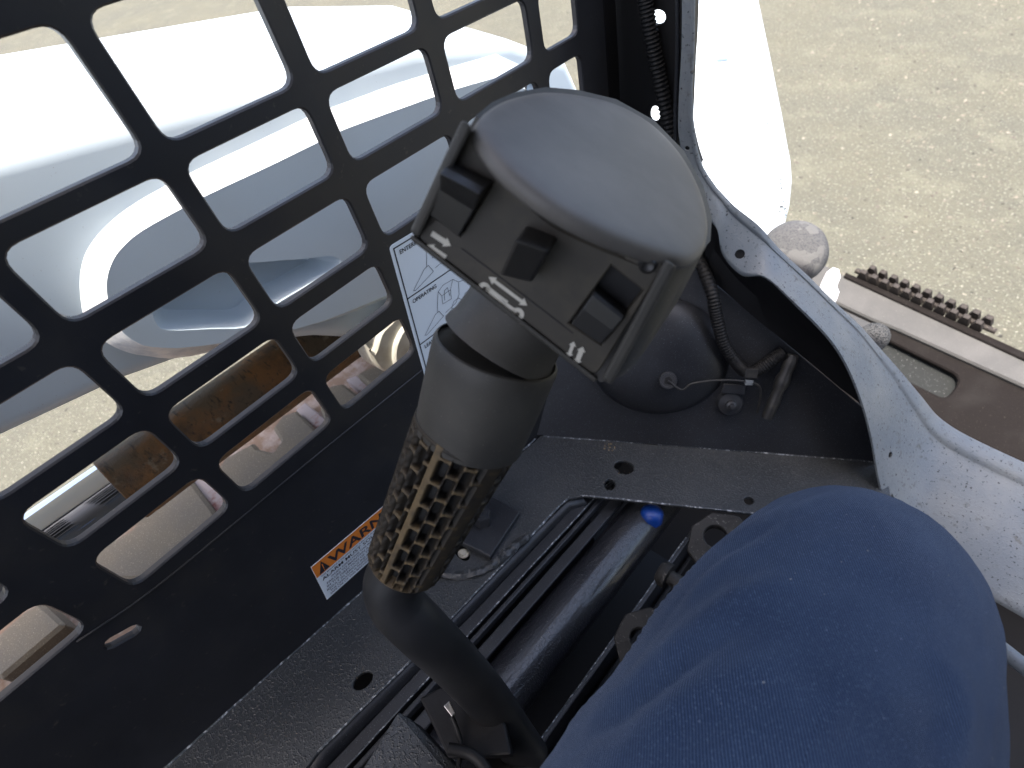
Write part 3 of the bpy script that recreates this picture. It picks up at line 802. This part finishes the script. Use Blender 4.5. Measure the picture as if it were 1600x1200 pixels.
# round hole near the front of the oval panel
hc = ax(836, 140, XA + HP)
lathe('access_hole', hc + V((.0005, 0, 0)), (1, 0, 0), [(-.012, .015), (0, .019), (.0012, .0205), (.0012, .019), (-.01, .015)], M_VOID, arm, n=28)
# lower front of the arm, bright beyond the pillar
fnn = V((.30, -.42, .86)).normalized(); fdd = fnn.dot(ay(1160, 200, 1.12))
arm_front = [(1000, -160), (1178, -60), (1186, 0), (1205, 90), (1222, 175), (1236, 250), (1238, 280), (1234, 320), (1226, 352), (1208, 372), (1150, 372), (1050, 330), (985, 240), (965, 80)]
plate_px('arm_front_link', arm_front, fnn, fdd, .05, M_ARM, arm, ch=.006)
def afp(x, y, h): return at(x, y, fnn, fdd) + fnn * h
tube('raised_rib', [afp(1124, -60, .0), afp(1124, 0, .0), afp(1126, 50, .0), afp(1128, 95, .0)], .013, M_ARM, arm, n=16, cat=5)

# ------------------------------------------------------------------ hydraulic cylinder
cyl = empty('hydraulic_cylinder', ax(200, 750, -.55), 'chrome rod and rusty brown barrel of a hydraulic cylinder below the arm', 'cylinder')
cA, cB = ax(47, 868, -.55), ax(468, 565, -.55)
cdn = (cB - cA).normalized()
split = ax(196, 775, -.55); ts = (split - cA).dot(cdn)
rC = .0365
lathe('chrome_rod', cA - cdn * .35, cdn, [(0, rC * .96), (.35 + ts + .02, rC * .96)], M_CHROME, cyl, n=48)
Lb = (cB - cA).length - ts + .10
lathe('rusty_barrel', cA + cdn * ts, cdn, [(0, rC * .97), (.001, rC), (.012, rC), (.013, rC * 1.01), (.05, rC * 1.01), (Lb * .55, rC * 1.04), (Lb - .02, rC * 1.04), (Lb - .01, rC * 1.0), (Lb, rC * .8)], M_RUST, cyl, n=48)
lathe('end_cap', cB + cdn * .055, cdn, [(0, rC * .8), (.002, rC * 1.05), (.04, rC * 1.05), (.05, rC * .6)], M_VOID, cyl, n=32)

# ------------------------------------------------------------------ rubber track
track = empty('rubber_track', (-.65, .1, .86), 'dusty grey rubber track with chunky lugs running below the cylinder', 'track')
ZT = .90
def tz(x, y, z=ZT): return az(x, y, z)
box('track_belt', (-.80, -.9, .84), (-.40, .5, ZT - .03), M_TRACKG, track)
lugs = [[(120, 905), (144, 862), (205, 826), (232, 792), (292, 742), (345, 812), (250, 905)],
        [(330, 745), (350, 715), (395, 690), (402, 700), (425, 706), (438, 688), (425, 668), (440, 648), (462, 640), (506, 682), (440, 760), (395, 790)],
        [(498, 610), (520, 600), (535, 598), (590, 640), (520, 690), (500, 640)],
        [(556, 584), (575, 574), (600, 566), (640, 590), (610, 625), (590, 612)],
        [(-60, 1040), (40, 952), (62, 940), (100, 975), (0, 1060)]]
for k, pts in enumerate(lugs):
    p3 = [tz(x, y) for x, y in pts]
    plate('track_lug', rounded(ccw([V((p.x, p.y)) for p in p3]), .004, 3), [], (V((0, 0, ZT)), V((1, 0, 0)), V((0, 1, 0)), V((0, 0, 1))), .055, M_TRACK, track, ch=.004)
for pts in ([(292, 742), (318, 738), (372, 792), (345, 812)], [(462, 640), (476, 628), (522, 664), (506, 682)], [(540, 592), (556, 586), (592, 612), (578, 622)]):
    p3 = [tz(x, y, ZT - .012) for x, y in pts]
    plate('track_bar', [V((p.x, p.y)) for p in p3], [], (V((0, 0, ZT - .012)), V((1, 0, 0)), V((0, 1, 0)), V((0, 0, 1))), .03, M_TRACKP, track, ch=.002)

# ------------------------------------------------------------------ coupler in front of the sill
coup = empty('attachment_coupler', ay(1450, 560, 1.0), 'dark attachment coupler with grey top beam lying beyond the door sill', 'coupler')
ZC = .50
beam = [(1270, 402), (1315, 428), (1600, 558), (1760, 632), (1760, 690), (1600, 604), (1405, 516), (1364, 500), (1300, 470), (1240, 450)]
plate_px('top_beam', beam, (0, -.35, 1), ZC - .35 * 1.2, .05, M_COUPG, coup, ch=.004)
strip_px = [(1318, 424), (1600, 546), (1760, 618), (1760, 634), (1600, 560), (1315, 430)]
def acz(x, y, dz): return at(x, y, (0, -.35, 1), ZC - .35 * 1.2 + dz)
plate_px('beam_edge_strip', [(1322, 425), (1600, 549), (1760, 622), (1760, 636), (1600, 562), (1318, 432)], (0, -.35, 1), ZC - .35 * 1.2 + .006, .02, M_COUP, coup, ch=.002)
back = [(1240, 452), (1300, 472), (1364, 502), (1405, 518), (1600, 606), (1800, 694), (1900, 900), (1500, 900), (1240, 650)]
slotp = [(1330, 515), (1385, 535), (1390, 537), (1475, 580)] 
sl_px = rounded([V((1340, 508)), V((1505, 590)), V((1478, 624)), V((1318, 545))], [2, 17, 17, 2], 7)
plate_px('back_plate', back, (0, -.35, 1), ZC - .35 * 1.2 - .012, .012, M_COUP, coup, holes=[[(p.x, p.y) for p in sl_px]], ch=.003)
plate_px('slot_floor', [(1280, 480), (1560, 600), (1540, 660), (1280, 560)], (0, -.35, 1), ZC - .35 * 1.2 - .034, .004, M_SLOT, coup)
# serrated grip strip standing on the beam's far edge
ser = empty('serrated_strip', acz(1430, 465, .0) - coup.location)
ser.parent = coup
s0, s1 = acz(1340, 430, .004), acz(1535, 516, .004)
sdir = (s1 - s0).normalized(); L_ = (s1 - s0).length
snorm = V((0, -.35, 1)).normalized(); sback = snorm.cross(sdir).normalized()
if sback.y < 0: sback = -sback
NT = 11; pit = L_ / NT
first = None
for row in range(2):
    for k in range(NT):
        c = s0 + sdir * pit * (k + .5 + .35 * row) + sback * (.018 * row)
        if first is None:
            w0, w1, hh = pit * .46, pit * .24, .024
            vs = []
            for t in (-.005, .005):
                vs += [-sdir * w0 + sback * t - snorm * .01, sdir * w0 + sback * t - snorm * .01, sdir * w0 + sback * t + snorm * .003, sdir * w1 + sback * t + snorm * hh, -sdir * w1 + sback * t + snorm * hh, -sdir * w0 + sback * t + snorm * .003]
            vs = [v + c for v in vs]
            fs = [tuple(range(6)), tuple(range(6, 12))] + [(i, (i + 1) % 6, 6 + (i + 1) % 6, 6 + i) for i in range(6)]
            first = mk('tooth', vs, fs, M_TOOTH, ser, bevel=.001)
            first_c = c.copy()
        else:
            o = first.copy(); o.location = first.location + (c - first_c); o.parent = ser; COL.objects.link(o)
tube('strip_rail', [s0 - sdir * .01 + sback * .009, s1 + sdir * .02 + sback * .009], .006, M_TOOTH, ser, n=8)
# round scuffed boss, white tag and speckled lock pin
bc = ay(1240, 392, .66)
bn = (CAM - bc).normalized().lerp(V((0, 0, 1)), .35).normalized()
bo = tag(lathe('pivot_boss', bc - bn * .03, bn, [(0, .035), (.02, .042), (.032, .040), (.038, .034), (.041, .024), (.042, .006)], M_SCUFF, coup, n=48), label='round scuffed grey boss behind the sill')
pA, pB = ay(1322, 556, .66), ay(1387, 512, .70)
pd = (pB - pA).normalized()
lathe('lock_pin', pA - pd * .02, pd, [(0, .020), (.05, .0205), ((pB - pA).length, .0195), ((pB - pA).length + .010, .017), ((pB - pA).length + .017, .011), ((pB - pA).length + .020, .004)], M_SPECK, coup, n=32)
wt = [(1276, 462), (1284, 440), (1292, 424), (1302, 417), (1311, 420), (1314, 432), (1308, 446), (1312, 456), (1306, 472), (1298, 480), (1284, 474)]
plate_px('white_tag', wt, bn, bn.dot(ay(1296, 448, .67)), .008, M_WHITE, coup, ch=.002)
obox('latch_bar', ay(1325, 500, .72), V((.05, 0, -.012)), V((0, .008, 0)), V((0, 0, .006)), M_COUPG, coup)

# ------------------------------------------------------------------ control lever
lev = empty('control_lever', ds(805, 1155, .47), 'black two bend control lever with a honeycomb rubber grip and three switch head', 'lever')
tp = [ds(826, 1185, .54), ds(800, 1148, .52), ds(758, 1088, .48), ds(705, 1030, .43), ds(655, 981, .392), ds(622, 946, .378), ds(612, 914, .367), ds(624, 882, .356), ds(650, 825, .338)]
tube('lever_tube', catmull(tp, 10), lambda i, t: .0168 - .0002 * max(0, min(1, (i - 48) / 20)), M_TUBE, lev, n=36, autos=180)
gA, gB = ds(630, 884, .352), ds(731, 672, .298)
gd = (gB - gA).normalized(); GL = (gB - gA).length
NA, NH = 312, 190
gf = frame(gd, None, gA)
toC = (CAM - gA); ph0 = math.atan2(toC.dot(gf[2]), toC.dot(gf[1]))
NCOL, NROW = 26, 6.4
def pit_(th, t):
    a = (th - ph0) / (2 * math.pi)
    a = (a + .5) % 1.0
    if abs(((a - .452 + .5) % 1) - .5) < .011: return 0.0, 1.0       # plain seam
    if abs(((a - .625 + .5) % 1) - .5) < .026: return 0.0, 0.0
    u = a * NCOL; ci = math.floor(u); fu_ = u - ci - .5
    v = t * NROW + (.5 if ci % 2 else 0) ; fv_ = v - math.floor(v) - .5
    dx = abs(fu_) / .46; dy = abs(fv_) / .475
    # elongated cell with rounded ends
    k = max(dx, dy * 1.0, (dx * .42 + dy * .72))
    s = max(0, min(1, (1.0 - k) / .22)) * min(1, .55 + max(0, (1 - dy)) * 2.0)
    if t > .975 or t < .02: s = 0
    return s * s * (3 - 2 * s), 0.0
vs, fs = [], []
for i in range(NH + 1):
    t = i / NH
    rb = .0218 + (.0284 - .0218) * min(1, t * 1.05) ** 1.0
    if t < .03: rb -= .0018 * (1 - t / .03)
    for k in range(NA):
        th = 2 * math.pi * k / NA
        d, s = pit_(th, t)
        r = rb - .0072 * d
        vs.append(to3((r * math.cos(th), r * math.sin(th)), gf, t * GL))
for i in range(NH):
    for k in range(NA):
        j = (k + 1) % NA; fs.append((i * NA + k, i * NA + j, (i + 1) * NA + j, (i + 1) * NA + k))
fs.append(tuple(range(NA))); fs.append(tuple(NH * NA + k for k in range(NA)))
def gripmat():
    m = bpy.data.materials.new('grip_rubber_dirt_shade'); m.use_nodes = True
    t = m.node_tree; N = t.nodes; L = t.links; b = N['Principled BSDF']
    a = N.new('ShaderNodeAttribute'); a.attribute_name = 'dirt_pit_shade'
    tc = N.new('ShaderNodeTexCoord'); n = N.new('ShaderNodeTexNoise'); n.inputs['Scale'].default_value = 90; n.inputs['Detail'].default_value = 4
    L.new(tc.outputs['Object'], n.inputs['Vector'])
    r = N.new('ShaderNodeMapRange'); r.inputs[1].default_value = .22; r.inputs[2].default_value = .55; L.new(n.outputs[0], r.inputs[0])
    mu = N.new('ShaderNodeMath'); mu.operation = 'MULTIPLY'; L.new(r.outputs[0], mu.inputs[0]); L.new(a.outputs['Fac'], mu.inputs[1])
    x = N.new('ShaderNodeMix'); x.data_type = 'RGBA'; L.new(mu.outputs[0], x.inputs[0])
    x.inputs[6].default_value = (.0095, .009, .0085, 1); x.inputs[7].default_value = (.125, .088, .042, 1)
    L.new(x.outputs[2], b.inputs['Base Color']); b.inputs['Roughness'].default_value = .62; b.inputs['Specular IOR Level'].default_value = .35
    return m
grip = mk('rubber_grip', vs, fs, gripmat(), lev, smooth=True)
at_ = grip.data.attributes.new('dirt_pit_shade', 'FLOAT', 'POINT')
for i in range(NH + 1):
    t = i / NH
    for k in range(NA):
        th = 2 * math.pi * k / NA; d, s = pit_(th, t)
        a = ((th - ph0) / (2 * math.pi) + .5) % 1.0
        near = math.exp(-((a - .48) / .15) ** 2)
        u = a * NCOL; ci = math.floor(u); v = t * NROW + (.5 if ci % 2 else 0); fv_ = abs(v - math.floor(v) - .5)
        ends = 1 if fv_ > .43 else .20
        at_.data[i * NA + k].value = (1 - d) * max(s * .9, near * ends * .9, .16) + (.6 * near if t < .04 else 0)  # shade painted into pits by depth; tan seam and cell ends are dirt
# collar with rim and neck
cC, cD = ds(735, 672, .298), ds(777, 546, .277)
cax = (cD - cC).normalized(); CL = (cD - cC).length
lathe('grip_collar', cC - cax * .004, cax, [(r_[0], r_[1] * 1.085) for r_ in [(0, .0248), (.001, .0262), (CL * .3, .0272), (CL * .9, .0285), (CL + .002, .0287), (CL + .004, .0281), (CL + .0045, .0272), (CL + .0030, .0268), (CL + .0026, .0255)]], M_PLAST, lev, n=64)
# --- switch head
hd = empty('switch_head', V((0, 0, 0)))
hd.parent = lev; hd.location = ds(880, 380, .23) - lev.location
TLh, TRh = ds(740, 190, .2180), ds(1050, 404, .2180)
hcam = R @ V((.371, .670, .643))                       # up axis of the head
ux = (TRh - TLh).normalized()
hax = (hcam - ux * hcam.dot(ux)).normalized()
HDn = hax; HDd = hax.dot(TLh)
top_px = [(748, 184), (752, 208), (776, 243), (815, 281), (870, 321), (940, 358), (1000, 382), (1050, 398), (1085, 404), (1105, 382), (1108, 345), (1095, 295), (1065, 240), (1018, 192), (960, 160), (900, 146), (850, 142), (800, 151), (765, 167)]
tpl = [at(x, y, HDn, HDd) for x, y in top_px]
tpl = catmull(tpl + [tpl[0]], 4)[:-1]
hf = frame(hax, ux, TLh)
t2 = [to2(p, hf) for p in tpl]
if area2(t2) < 0: t2 = t2[::-1]
def hring(ins, h, fwd=0): return [to3(q, hf, h) for q in inset(t2, ins)]
cen = V((0, 0)); 
for q in t2: cen += q
cen /= len(t2)
def scl(s, h): return [to3(cen + (q - cen) * s, hf, h) for q in t2]
cap = [scl(.975, -.0068), scl(.995, -.0055), scl(1.001, -.0036), scl(.998, -.0018), scl(.984, -.0004), scl(.95, .0006), scl(.88, .0013), scl(.7, .0021), scl(.45, .0026), scl(.2, .0028)]
tag(rings('domed_cap', cap, M_TOP, hd, autos=180), label='worn smooth grey domed top')
# body below the cap
FTL, FTR = ds(737, 190, .2195), ds(1046, 408, .2205)
FBL, FBR = ds(646, 372, .2340), ds(934, 596, .2375)
fu1 = (FTR - FTL).normalized(); fv1 = (FBL - FTL); fv1 = (fv1 - fu1 * fv1.dot(fu1)).normalized()
fnv = fv1.cross(fu1).normalized()
if fnv.dot(CAM - FTL) < 0: fnv = -fnv
facef = (FTL, fu1, fnv.cross(fu1), fnv)
fpd = fnv.dot(FTL)
def fp2(x, y, h=0): 
    p = at(x, y, fnv, fpd + h); return to2(p, facef)
def fp3(x, y, h=0): return at(x, y, fnv, fpd + h)
# arc behind: points of the cap outline not on the front lip
arc_px = [(1050, 405), (1085, 404), (1105, 382), (1108, 345), (1095, 295), (1065, 240), (1018, 192), (960, 160), (900, 146), (850, 142), (800, 151), (765, 167), (740, 188)]
arc = [at(x, y, HDn, HDd - .008) for x, y in arc_px]
dn_ = (FBL - FTL).lerp(FBR - FTR, .5)
dnh = -hax * (.052)
bot_arc = []
cen3 = V((0, 0, 0))
for p in arc: cen3 += p
cen3 /= len(arc)
for k, p in enumerate(arc):
    s = k / (len(arc) - 1)
    bot_arc.append(cen3 + (p - cen3) * .80 + dnh)
# right wall lower points from sight lines
bot_arc[0] = fp3(938, 597, -.001); bot_arc[1] = ds(972, 588, .2395); bot_arc[2] = ds(1000, 562, .243)
bot_arc[-1] = fp3(645, 372, -.001)
face_top = [fp3(1046, 408, -.010), fp3(985, 365, -.010), fp3(900, 306, -.010), fp3(810, 243, -.010), fp3(740, 192, -.010)]
face_bot = [fp3(938, 597, -.001), fp3(860, 536, -.001), fp3(790, 482, -.001), fp3(715, 425, -.001), fp3(645, 372, -.001)]
ring_t = arc + face_top[::-1][1:-1]
ring_b = bot_arc + face_bot[::-1][1:-1]
ring_t = [p for p in ring_t]; 
mid = [a.lerp(b, .5) + (a - cen3).normalized() * .0015 for a, b in zip(ring_t, ring_b)]
for k in range(len(arc), len(mid)): mid[k] = ring_t[k].lerp(ring_b[k], .5)
rings('head_shell', [[p + hax * .002 for p in ring_t], ring_t, mid, [a.lerp(b, .93) for a, b in zip(ring_t, ring_b)], ring_b, [cen3 + dnh + (p - (cen3 + dnh)) * .75 - hax * .004 for p in ring_b]], M_PLAST, hd, autos=45)
nA, nB = cD + cax * .001, ds(868, 402, .2700)
nax = (nB - nA).normalized(); NLn = (nB - nA).length
lathe('neck', nA, nax, [(0, .0290), (NLn * .05, .0285), (NLn * .12, .0272), (NLn * .3, .0262), (NLn * .6, .0262), (NLn, .0262)], M_PLAST, lev, n=48)

# front face plate, recessed between cheeks
fo = [fp2(733, 196), fp2(1040, 412), fp2(930, 590), fp2(652, 372)]
sw_l = [fp2(x, y) for x, y in [(710, 252), (772, 283), (720, 369), (674, 333)]]
sw_r = [fp2(x, y) for x, y in [(955, 415), (1006, 455), (940, 539), (889, 505)]]
sw_m = [fp2(x, y) for x, y in [(815, 345), (880, 372), (840, 437), (784, 420)]]
plate('switch_face', rounded(fo, .004), [sw_l, sw_r], (facef[0], facef[1], facef[2], facef[3]), .006, M_FACE, hd, ch=.0006)
plate('switch_well', [fp2(700, 240), fp2(1030, 445), fp2(935, 560), fp2(660, 345)], [], (facef[0] - fnv * .0062, facef[1], facef[2], facef[3]), .003, M_VOID, hd)
# fold line between the upper face and the icon strip
flat('icon_strip_groove', strokes([[fp2(722, 388), fp2(800, 447), fp2(895, 520)]], .0005), facef, .0002, M_VOID, hd)
# cheeks
def cheek(a, b, wv, name):
    pts = [fp3(*a, -.004), fp3(*b, -.004), fp3(*b, .0035), fp3(*a, .009)]
    return prism(name, pts, wv, M_PLAST, hd, bevel=.0014)
cheek((722, 186), (640, 362), fu1 * .0042 , 'cheek_rim')
cheek((1040, 404), (940, 592), fu1 * .0050, 'cheek_rim')
# lower lip of the face
prism('face_lip', [fp3(644, 366, -.006), fp3(934, 592, -.006), fp3(934, 592, .0016), fp3(644, 366, .0016)], (FBL - FTL).normalized() * .0022, M_PLAST, hd, bevel=.0008)
# band under the cap's front edge
lipband = [at(x, y, HDn, HDd - .009) for x, y in [(760, 238), (790, 280), (830, 318), (880, 352), (940, 384), (1000, 404), (1048, 416)]]
lipband2 = [fp3(x, y, .0005) for x, y in [(748, 215), (785, 268), (826, 325), (872, 360), (935, 390), (990, 412), (1040, 430)]]
rings('cap_underside', [catmull(lipband, 4), catmull(lipband2, 4)], M_FACE, hd, close=False, cap=False)
# rockers
def rocker(q0, q1, q2, q3, hi, lo, name):
    """q0,q1 upper edge, q2,q3 lower edge (pixels on the face); ridge 45% down"""
    m0 = V(q0).lerp(V(q3), .48); m1 = V(q1).lerp(V(q2), .48)
    prof = [(q0, q1, -.004), (q0, q1, hi * .75), (tuple(V(q0).lerp(V(q3), .08)), tuple(V(q1).lerp(V(q2), .08)), hi), (tuple(m0), tuple(m1), lo), (q3, q2, lo * .55), (q3, q2, -.004)]
    L1 = [fp3(a[0], a[1], 0) + fnv * h for a, b, h in prof]; L2 = [fp3(b[0], b[1], 0) + fnv * h for a, b, h in prof]
    n = len(prof); vs = L1 + L2
    fs = [tuple(range(n)), tuple(range(n, 2 * n))] + [(i, (i + 1) % n, n + (i + 1) % n, n + i) for i in range(n)]
    return mk(name, vs, fs, M_SWITCH, hd, bevel=.0006)
rocker((711, 253), (771, 284), (720, 367), (675, 333), .0165, .0060, 'rocker_switch')
rocker((930, 450), (977, 488), (939, 534), (893, 503), .0050, .0046, 'rocker_switch')
# centre thumb paddle
pts = [(822, 352), (872, 372), (838, 430), (790, 420)]
lo_ = [fp3(*p, 0) - fnv * .003 for p in pts]; hi_ = [fp3(*p, 0) + fnv * h for p, h in zip([(824, 350), (872, 366), (838, 428), (790, 416)], (.0225, .0225, .0110, .0110))]
mk('thumb_paddle', lo_ + hi_, [(0, 1, 2, 3), (4, 5, 6, 7)] + [(i, (i + 1) % 4, 4 + (i + 1) % 4, 4 + i) for i in range(4)], M_SWITCH, hd, bevel=.0012)
lathe('small_screw', fp3(1012, 410, -.002), fnv, [(0, .0034), (.003, .0034), (.0042, .0022), (.0036, .001)], M_SWITCH, hd, n=20)
# printed symbols
def arrow(a, b, wd, hw, hl, both=False):
    a, b = V(fp2(*a)), V(fp2(*b)); d = (b - a).normalized(); n = V((-d.y, d.x)); out = []
    s = a + d * (hl if both else 0); e = b - d * hl
    out.append([s + n * wd, s - n * wd, e - n * wd, e + n * wd])
    out.append([e + n * hw, e - n * hw, b])
    if both: out.append([s - n * hw, s + n * hw, a])
    return out
ic = arrow((675, 364), (705, 384), .0011, .0021, .0028) + arrow((697, 402), (667, 382), .0011, .0021, .0028)
ic += arrow((764, 432), (824, 477), .0007, .0018, .0028, True)
ic += arrow((899, 567), (884, 545), .0010, .0020, .0028, True)[:0]
def blob(c, r): c = V(fp2(*c)); return [c + V((r * math.cos(a), r * math.sin(a))) for a in [2 * math.pi * i / 12 for i in range(12)]]
def seg(a, b, wd): return strokes([[fp2(*a), fp2(*b)]], wd)
ic += seg((761, 453), (786, 472), .0036) + seg((786, 472), (806, 487), .0020) + [blob((757, 450), .0025), blob((809, 490), .0027)]
ic += arrow((897, 533), (888, 558), .0007, .0015, .0020, True) + arrow((911, 541), (900, 569), .0010, .0018, .0022, True)
flat('switch_symbols', ic, facef, .0004, M_ICON, hd)
flat('symbol_eyes', [blob((757, 450), .0008), blob((809, 490), .0009)], facef, .0007, M_FACE, hd)

# ------------------------------------------------------------------ person's leg
per = empty('person', (.02, -.2, 1.0), 'person in blue work trousers, one bent knee showing beside the lever', 'person')
ctr = catmull([V((.03, -.42, 1.10)), V((.028, -.22, 1.105)), V((.026, -.05, 1.108)), V((.022, .08, 1.112)), V((.022, .15, 1.105)), V((.024, .190, 1.068)), V((.026, .212, 1.02)), V((.034, .215, .93)), V((.04, .22, .80)), V((.045, .225, .62))], 40)
def rleg(i, th):
    s = i / 40
    tab = [.105, .101, .096, .0795, .069, .065, .066, .066, .062, .058]
    k = min(int(s), 8); f = s - k
    r = tab[k] * (1 - f) + tab[k + 1] * f
    return r
vs, fs = sweep(ctr, rleg, 300)
legs = mk('trousers', vs, fs, M_CLOTH, per, smooth=True)
me = legs.data
uvl = me.uv_layers.new(name='UVMap')
nn_ = 300
for poly in me.polygons:
    for li in poly.loop_indices:
        vi = me.loops[li].vertex_index
        i, k = divmod(vi, nn_)
        kk = k
        if any((me.loops[l].vertex_index % nn_) == nn_ - 1 for l in poly.loop_indices) and k == 0: kk = nn_
        uvl.data[li].uv = (kk / nn_ * 2.6, i / len(ctr) * 3.4)
# folds
org = legs.location + per.location
fold_lines = [([(780, 1215), (880, 1140), (985, 1068), (1080, 990), (1170, 930), (1260, 900)], 0.0037, 20), ([(900, 1215), (1000, 1140), (1100, 1080), (1220, 1040), (1330, 1030)], 0.0031, 30),
              ([(1440, 1010), (1490, 1060), (1512, 1130), (1520, 1215)], 0.0041, 22), ([(1000, 1010), (1080, 930), (1150, 870), (1230, 825)], 0.0020, 14), ([(880, 1180), (985, 1105), (1100, 1020), (1200, 960)], -0.0031, 14), ([(930, 1090), (1010, 985), (1090, 893), (1150, 842), (1230, 793)], 0.0019, 7), ([(948, 1098), (1024, 996), (1100, 906), (1160, 855), (1235, 806)], -0.0017, 6), ([(1240, 1215), (1300, 1120), (1400, 1050)], 0.0017, 26),
              ([(1430, 1080), (1462, 1140), (1475, 1215)], -0.0031, 22), ([(1050, 1215), (1150, 1160), (1280, 1130)], 0.0020, 36), ([(1535, 1040), (1545, 1120), (1540, 1215)], 0.0020, 14)]
FL = []
for pts, amp, wd in fold_lines:
    sm = catmull([V((a, b, 0)) for a, b in pts], 8)
    FL.append((sm, amp, wd))
import numpy as np
nv = len(me.vertices)
co = np.empty(nv * 3); me.vertices.foreach_get('co', co); co = co.reshape(-1, 3)
no_ = np.empty(nv * 3); me.vertices.foreach_get('normal', no_); no_ = no_.reshape(-1, 3)
P = co + np.array(org)
Rn = np.array([list(r) for r in R])
Cc = (P - np.array(CAM)) @ Rn
zz = np.minimum(Cc[:, 2], -.02)
PX = 800 - 900 * Cc[:, 0] / zz; PY = 600 + 900 * Cc[:, 1] / zz
vis = (Cc[:, 2] < -.02) & (((np.array(CAM) - P) * no_).sum(1) > -.03)
D = np.zeros(nv)
for sm, amp, wd in FL:
    q = np.array([(a.x, a.y) for a in sm])
    best = np.full(nv, 1e9); bi_ = np.zeros(nv)
    for i_, (qx, qy) in enumerate(q):
        m = (PX - qx) ** 2 + (PY - qy) ** 2
        u = m < best; best[u] = m[u]; bi_[u] = i_
    e = np.minimum(1, np.minimum(bi_, len(q) - 1 - bi_) / 10 + .1)
    D += amp * e * np.exp(-best / wd ** 2) * vis
for i_ in range(nv):
    p = V(P[i_])
    D[i_] += .0032 * noise.noise(p * 13) + .0008 * noise.noise(p * 38) + .0005 * noise.noise(V((p.x * 120, p.y * 50, p.z * 120)))
co += no_ * D[:, None]
me.vertices.foreach_set('co', co.reshape(-1)); me.update()
cand = [i_ for i_ in range(nv) if vis[i_] and 850 < PX[i_] < 1570 and PY[i_] > 780]
lint = [(V(P[i_]) + V(no_[i_]) * float(D[i_] + .0004), V(no_[i_]), random.uniform(.00025, .0006)) for i_ in random.sample(cand, 70)]
lathe('work_boot', V((.045, .20, .515)), (0, .05, 1), [(0, .06), (.02, .062), (.10, .058), (.14, .052)], M_VOID, per, n=24)

# ------------------------------------------------------------------ loose dirt, chips and gravel: real tiny pieces nobody could count
def scatter(name, spots, m, parent=None, label=None):
    vs, fs = [], []
    for p, n, r in spots:
        f = frame(n, V((random.uniform(-1, 1), random.uniform(-1, 1), random.uniform(-.3, .3))) if True else None, p)
        b = len(vs)
        a, c, h = r * random.uniform(.6, 1.3), r * random.uniform(.5, 1.1), r * random.uniform(.25, .7)
        vs += [to3((a, 0), f, 0), to3((0, c), f, 0), to3((-a * .8, random.uniform(-.3, .3) * c), f, 0), to3((random.uniform(-.3, .3) * a, -c), f, 0), to3((random.uniform(-.2, .2) * a, random.uniform(-.2, .2) * c), f, h)]
        fs += [(b, b + 1, b + 4), (b + 1, b + 2, b + 4), (b + 2, b + 3, b + 4), (b + 3, b, b + 4)]
    o = mk(name, vs, fs, m, parent)
    tag(o, label=label, kind='stuff'); return o
M_DIRT = mat('dry_dirt_crumbs', (.16, .11, .055), .9, mixes=[(300, .4, .6, (.24, .19, .12), 2)])
M_PEB = mat('pale_gravel', (.17, .153, .12), .9, mixes=[(30, .4, .6, (.09, .08, .066), 2), (47, .55, .65, (.27, .25, .20), 2)])
sp = []
for _ in range(26): sp.append((al(random.gauss(955, 7), random.gauss(696, 5)), LN, random.uniform(.0006, .0018)))
for _ in range(140):
    px, py = random.uniform(860, 1180), random.uniform(690, 772)
    if py < 684 + (px - 845) * .08: continue
    sp.append((al(px, py), LN, random.uniform(.0002, .0006)))
for _ in range(160):
    t_ = random.random(); px, py = 330 + 330 * t_ + random.uniform(0, 90), 1190 - 250 * t_ + random.uniform(-40, 0)
    if px > 500 + 146 * (1170 - py) / 143 - 6: continue
    if py < 930 + (559 - px) * .9 + 6: continue
    sp.append((al(px, py), LN, random.uniform(.0002, .0005)))
scatter('dirt_crumb', sp, M_DIRT, cab)
sp = []
for _ in range(5200):
    x, y = random.uniform(-2.2, 1.6), random.uniform(1.3, 5.2)
    sp.append((V((x, y, 0)), V((0, 0, 1)), random.choice((.0025, .003, .004, .005, .008)) * (1 + .12 * y)))
for _ in range(2500):
    sp.append((V((random.uniform(-3.2, -.8), random.uniform(-1.2, 1.6), 0)), V((0, 0, 1)), random.choice((.003, .004, .006))))
scatter('gravel', sp, M_PEB, None, 'fine pale gravel strewn over the concrete yard')
sp = []
for _ in range(380):
    t_ = random.random() ** .7; px = 1196 + 36 * t_ + random.uniform(-26, 0) * (.3 + .7 * random.random()); py = 110 + 225 * t_ + random.uniform(-10, 10)
    sp.append((at(px, py, fnn, fdd) + fnn * .0006, fnn, random.uniform(.0007, .0021)))
scatter('paint_chip', sp, M_COUP, arm)

M_LINT = mat('pale_lint', (.30, .29, .26), .9)
scatter('lint', lint, M_LINT, per)
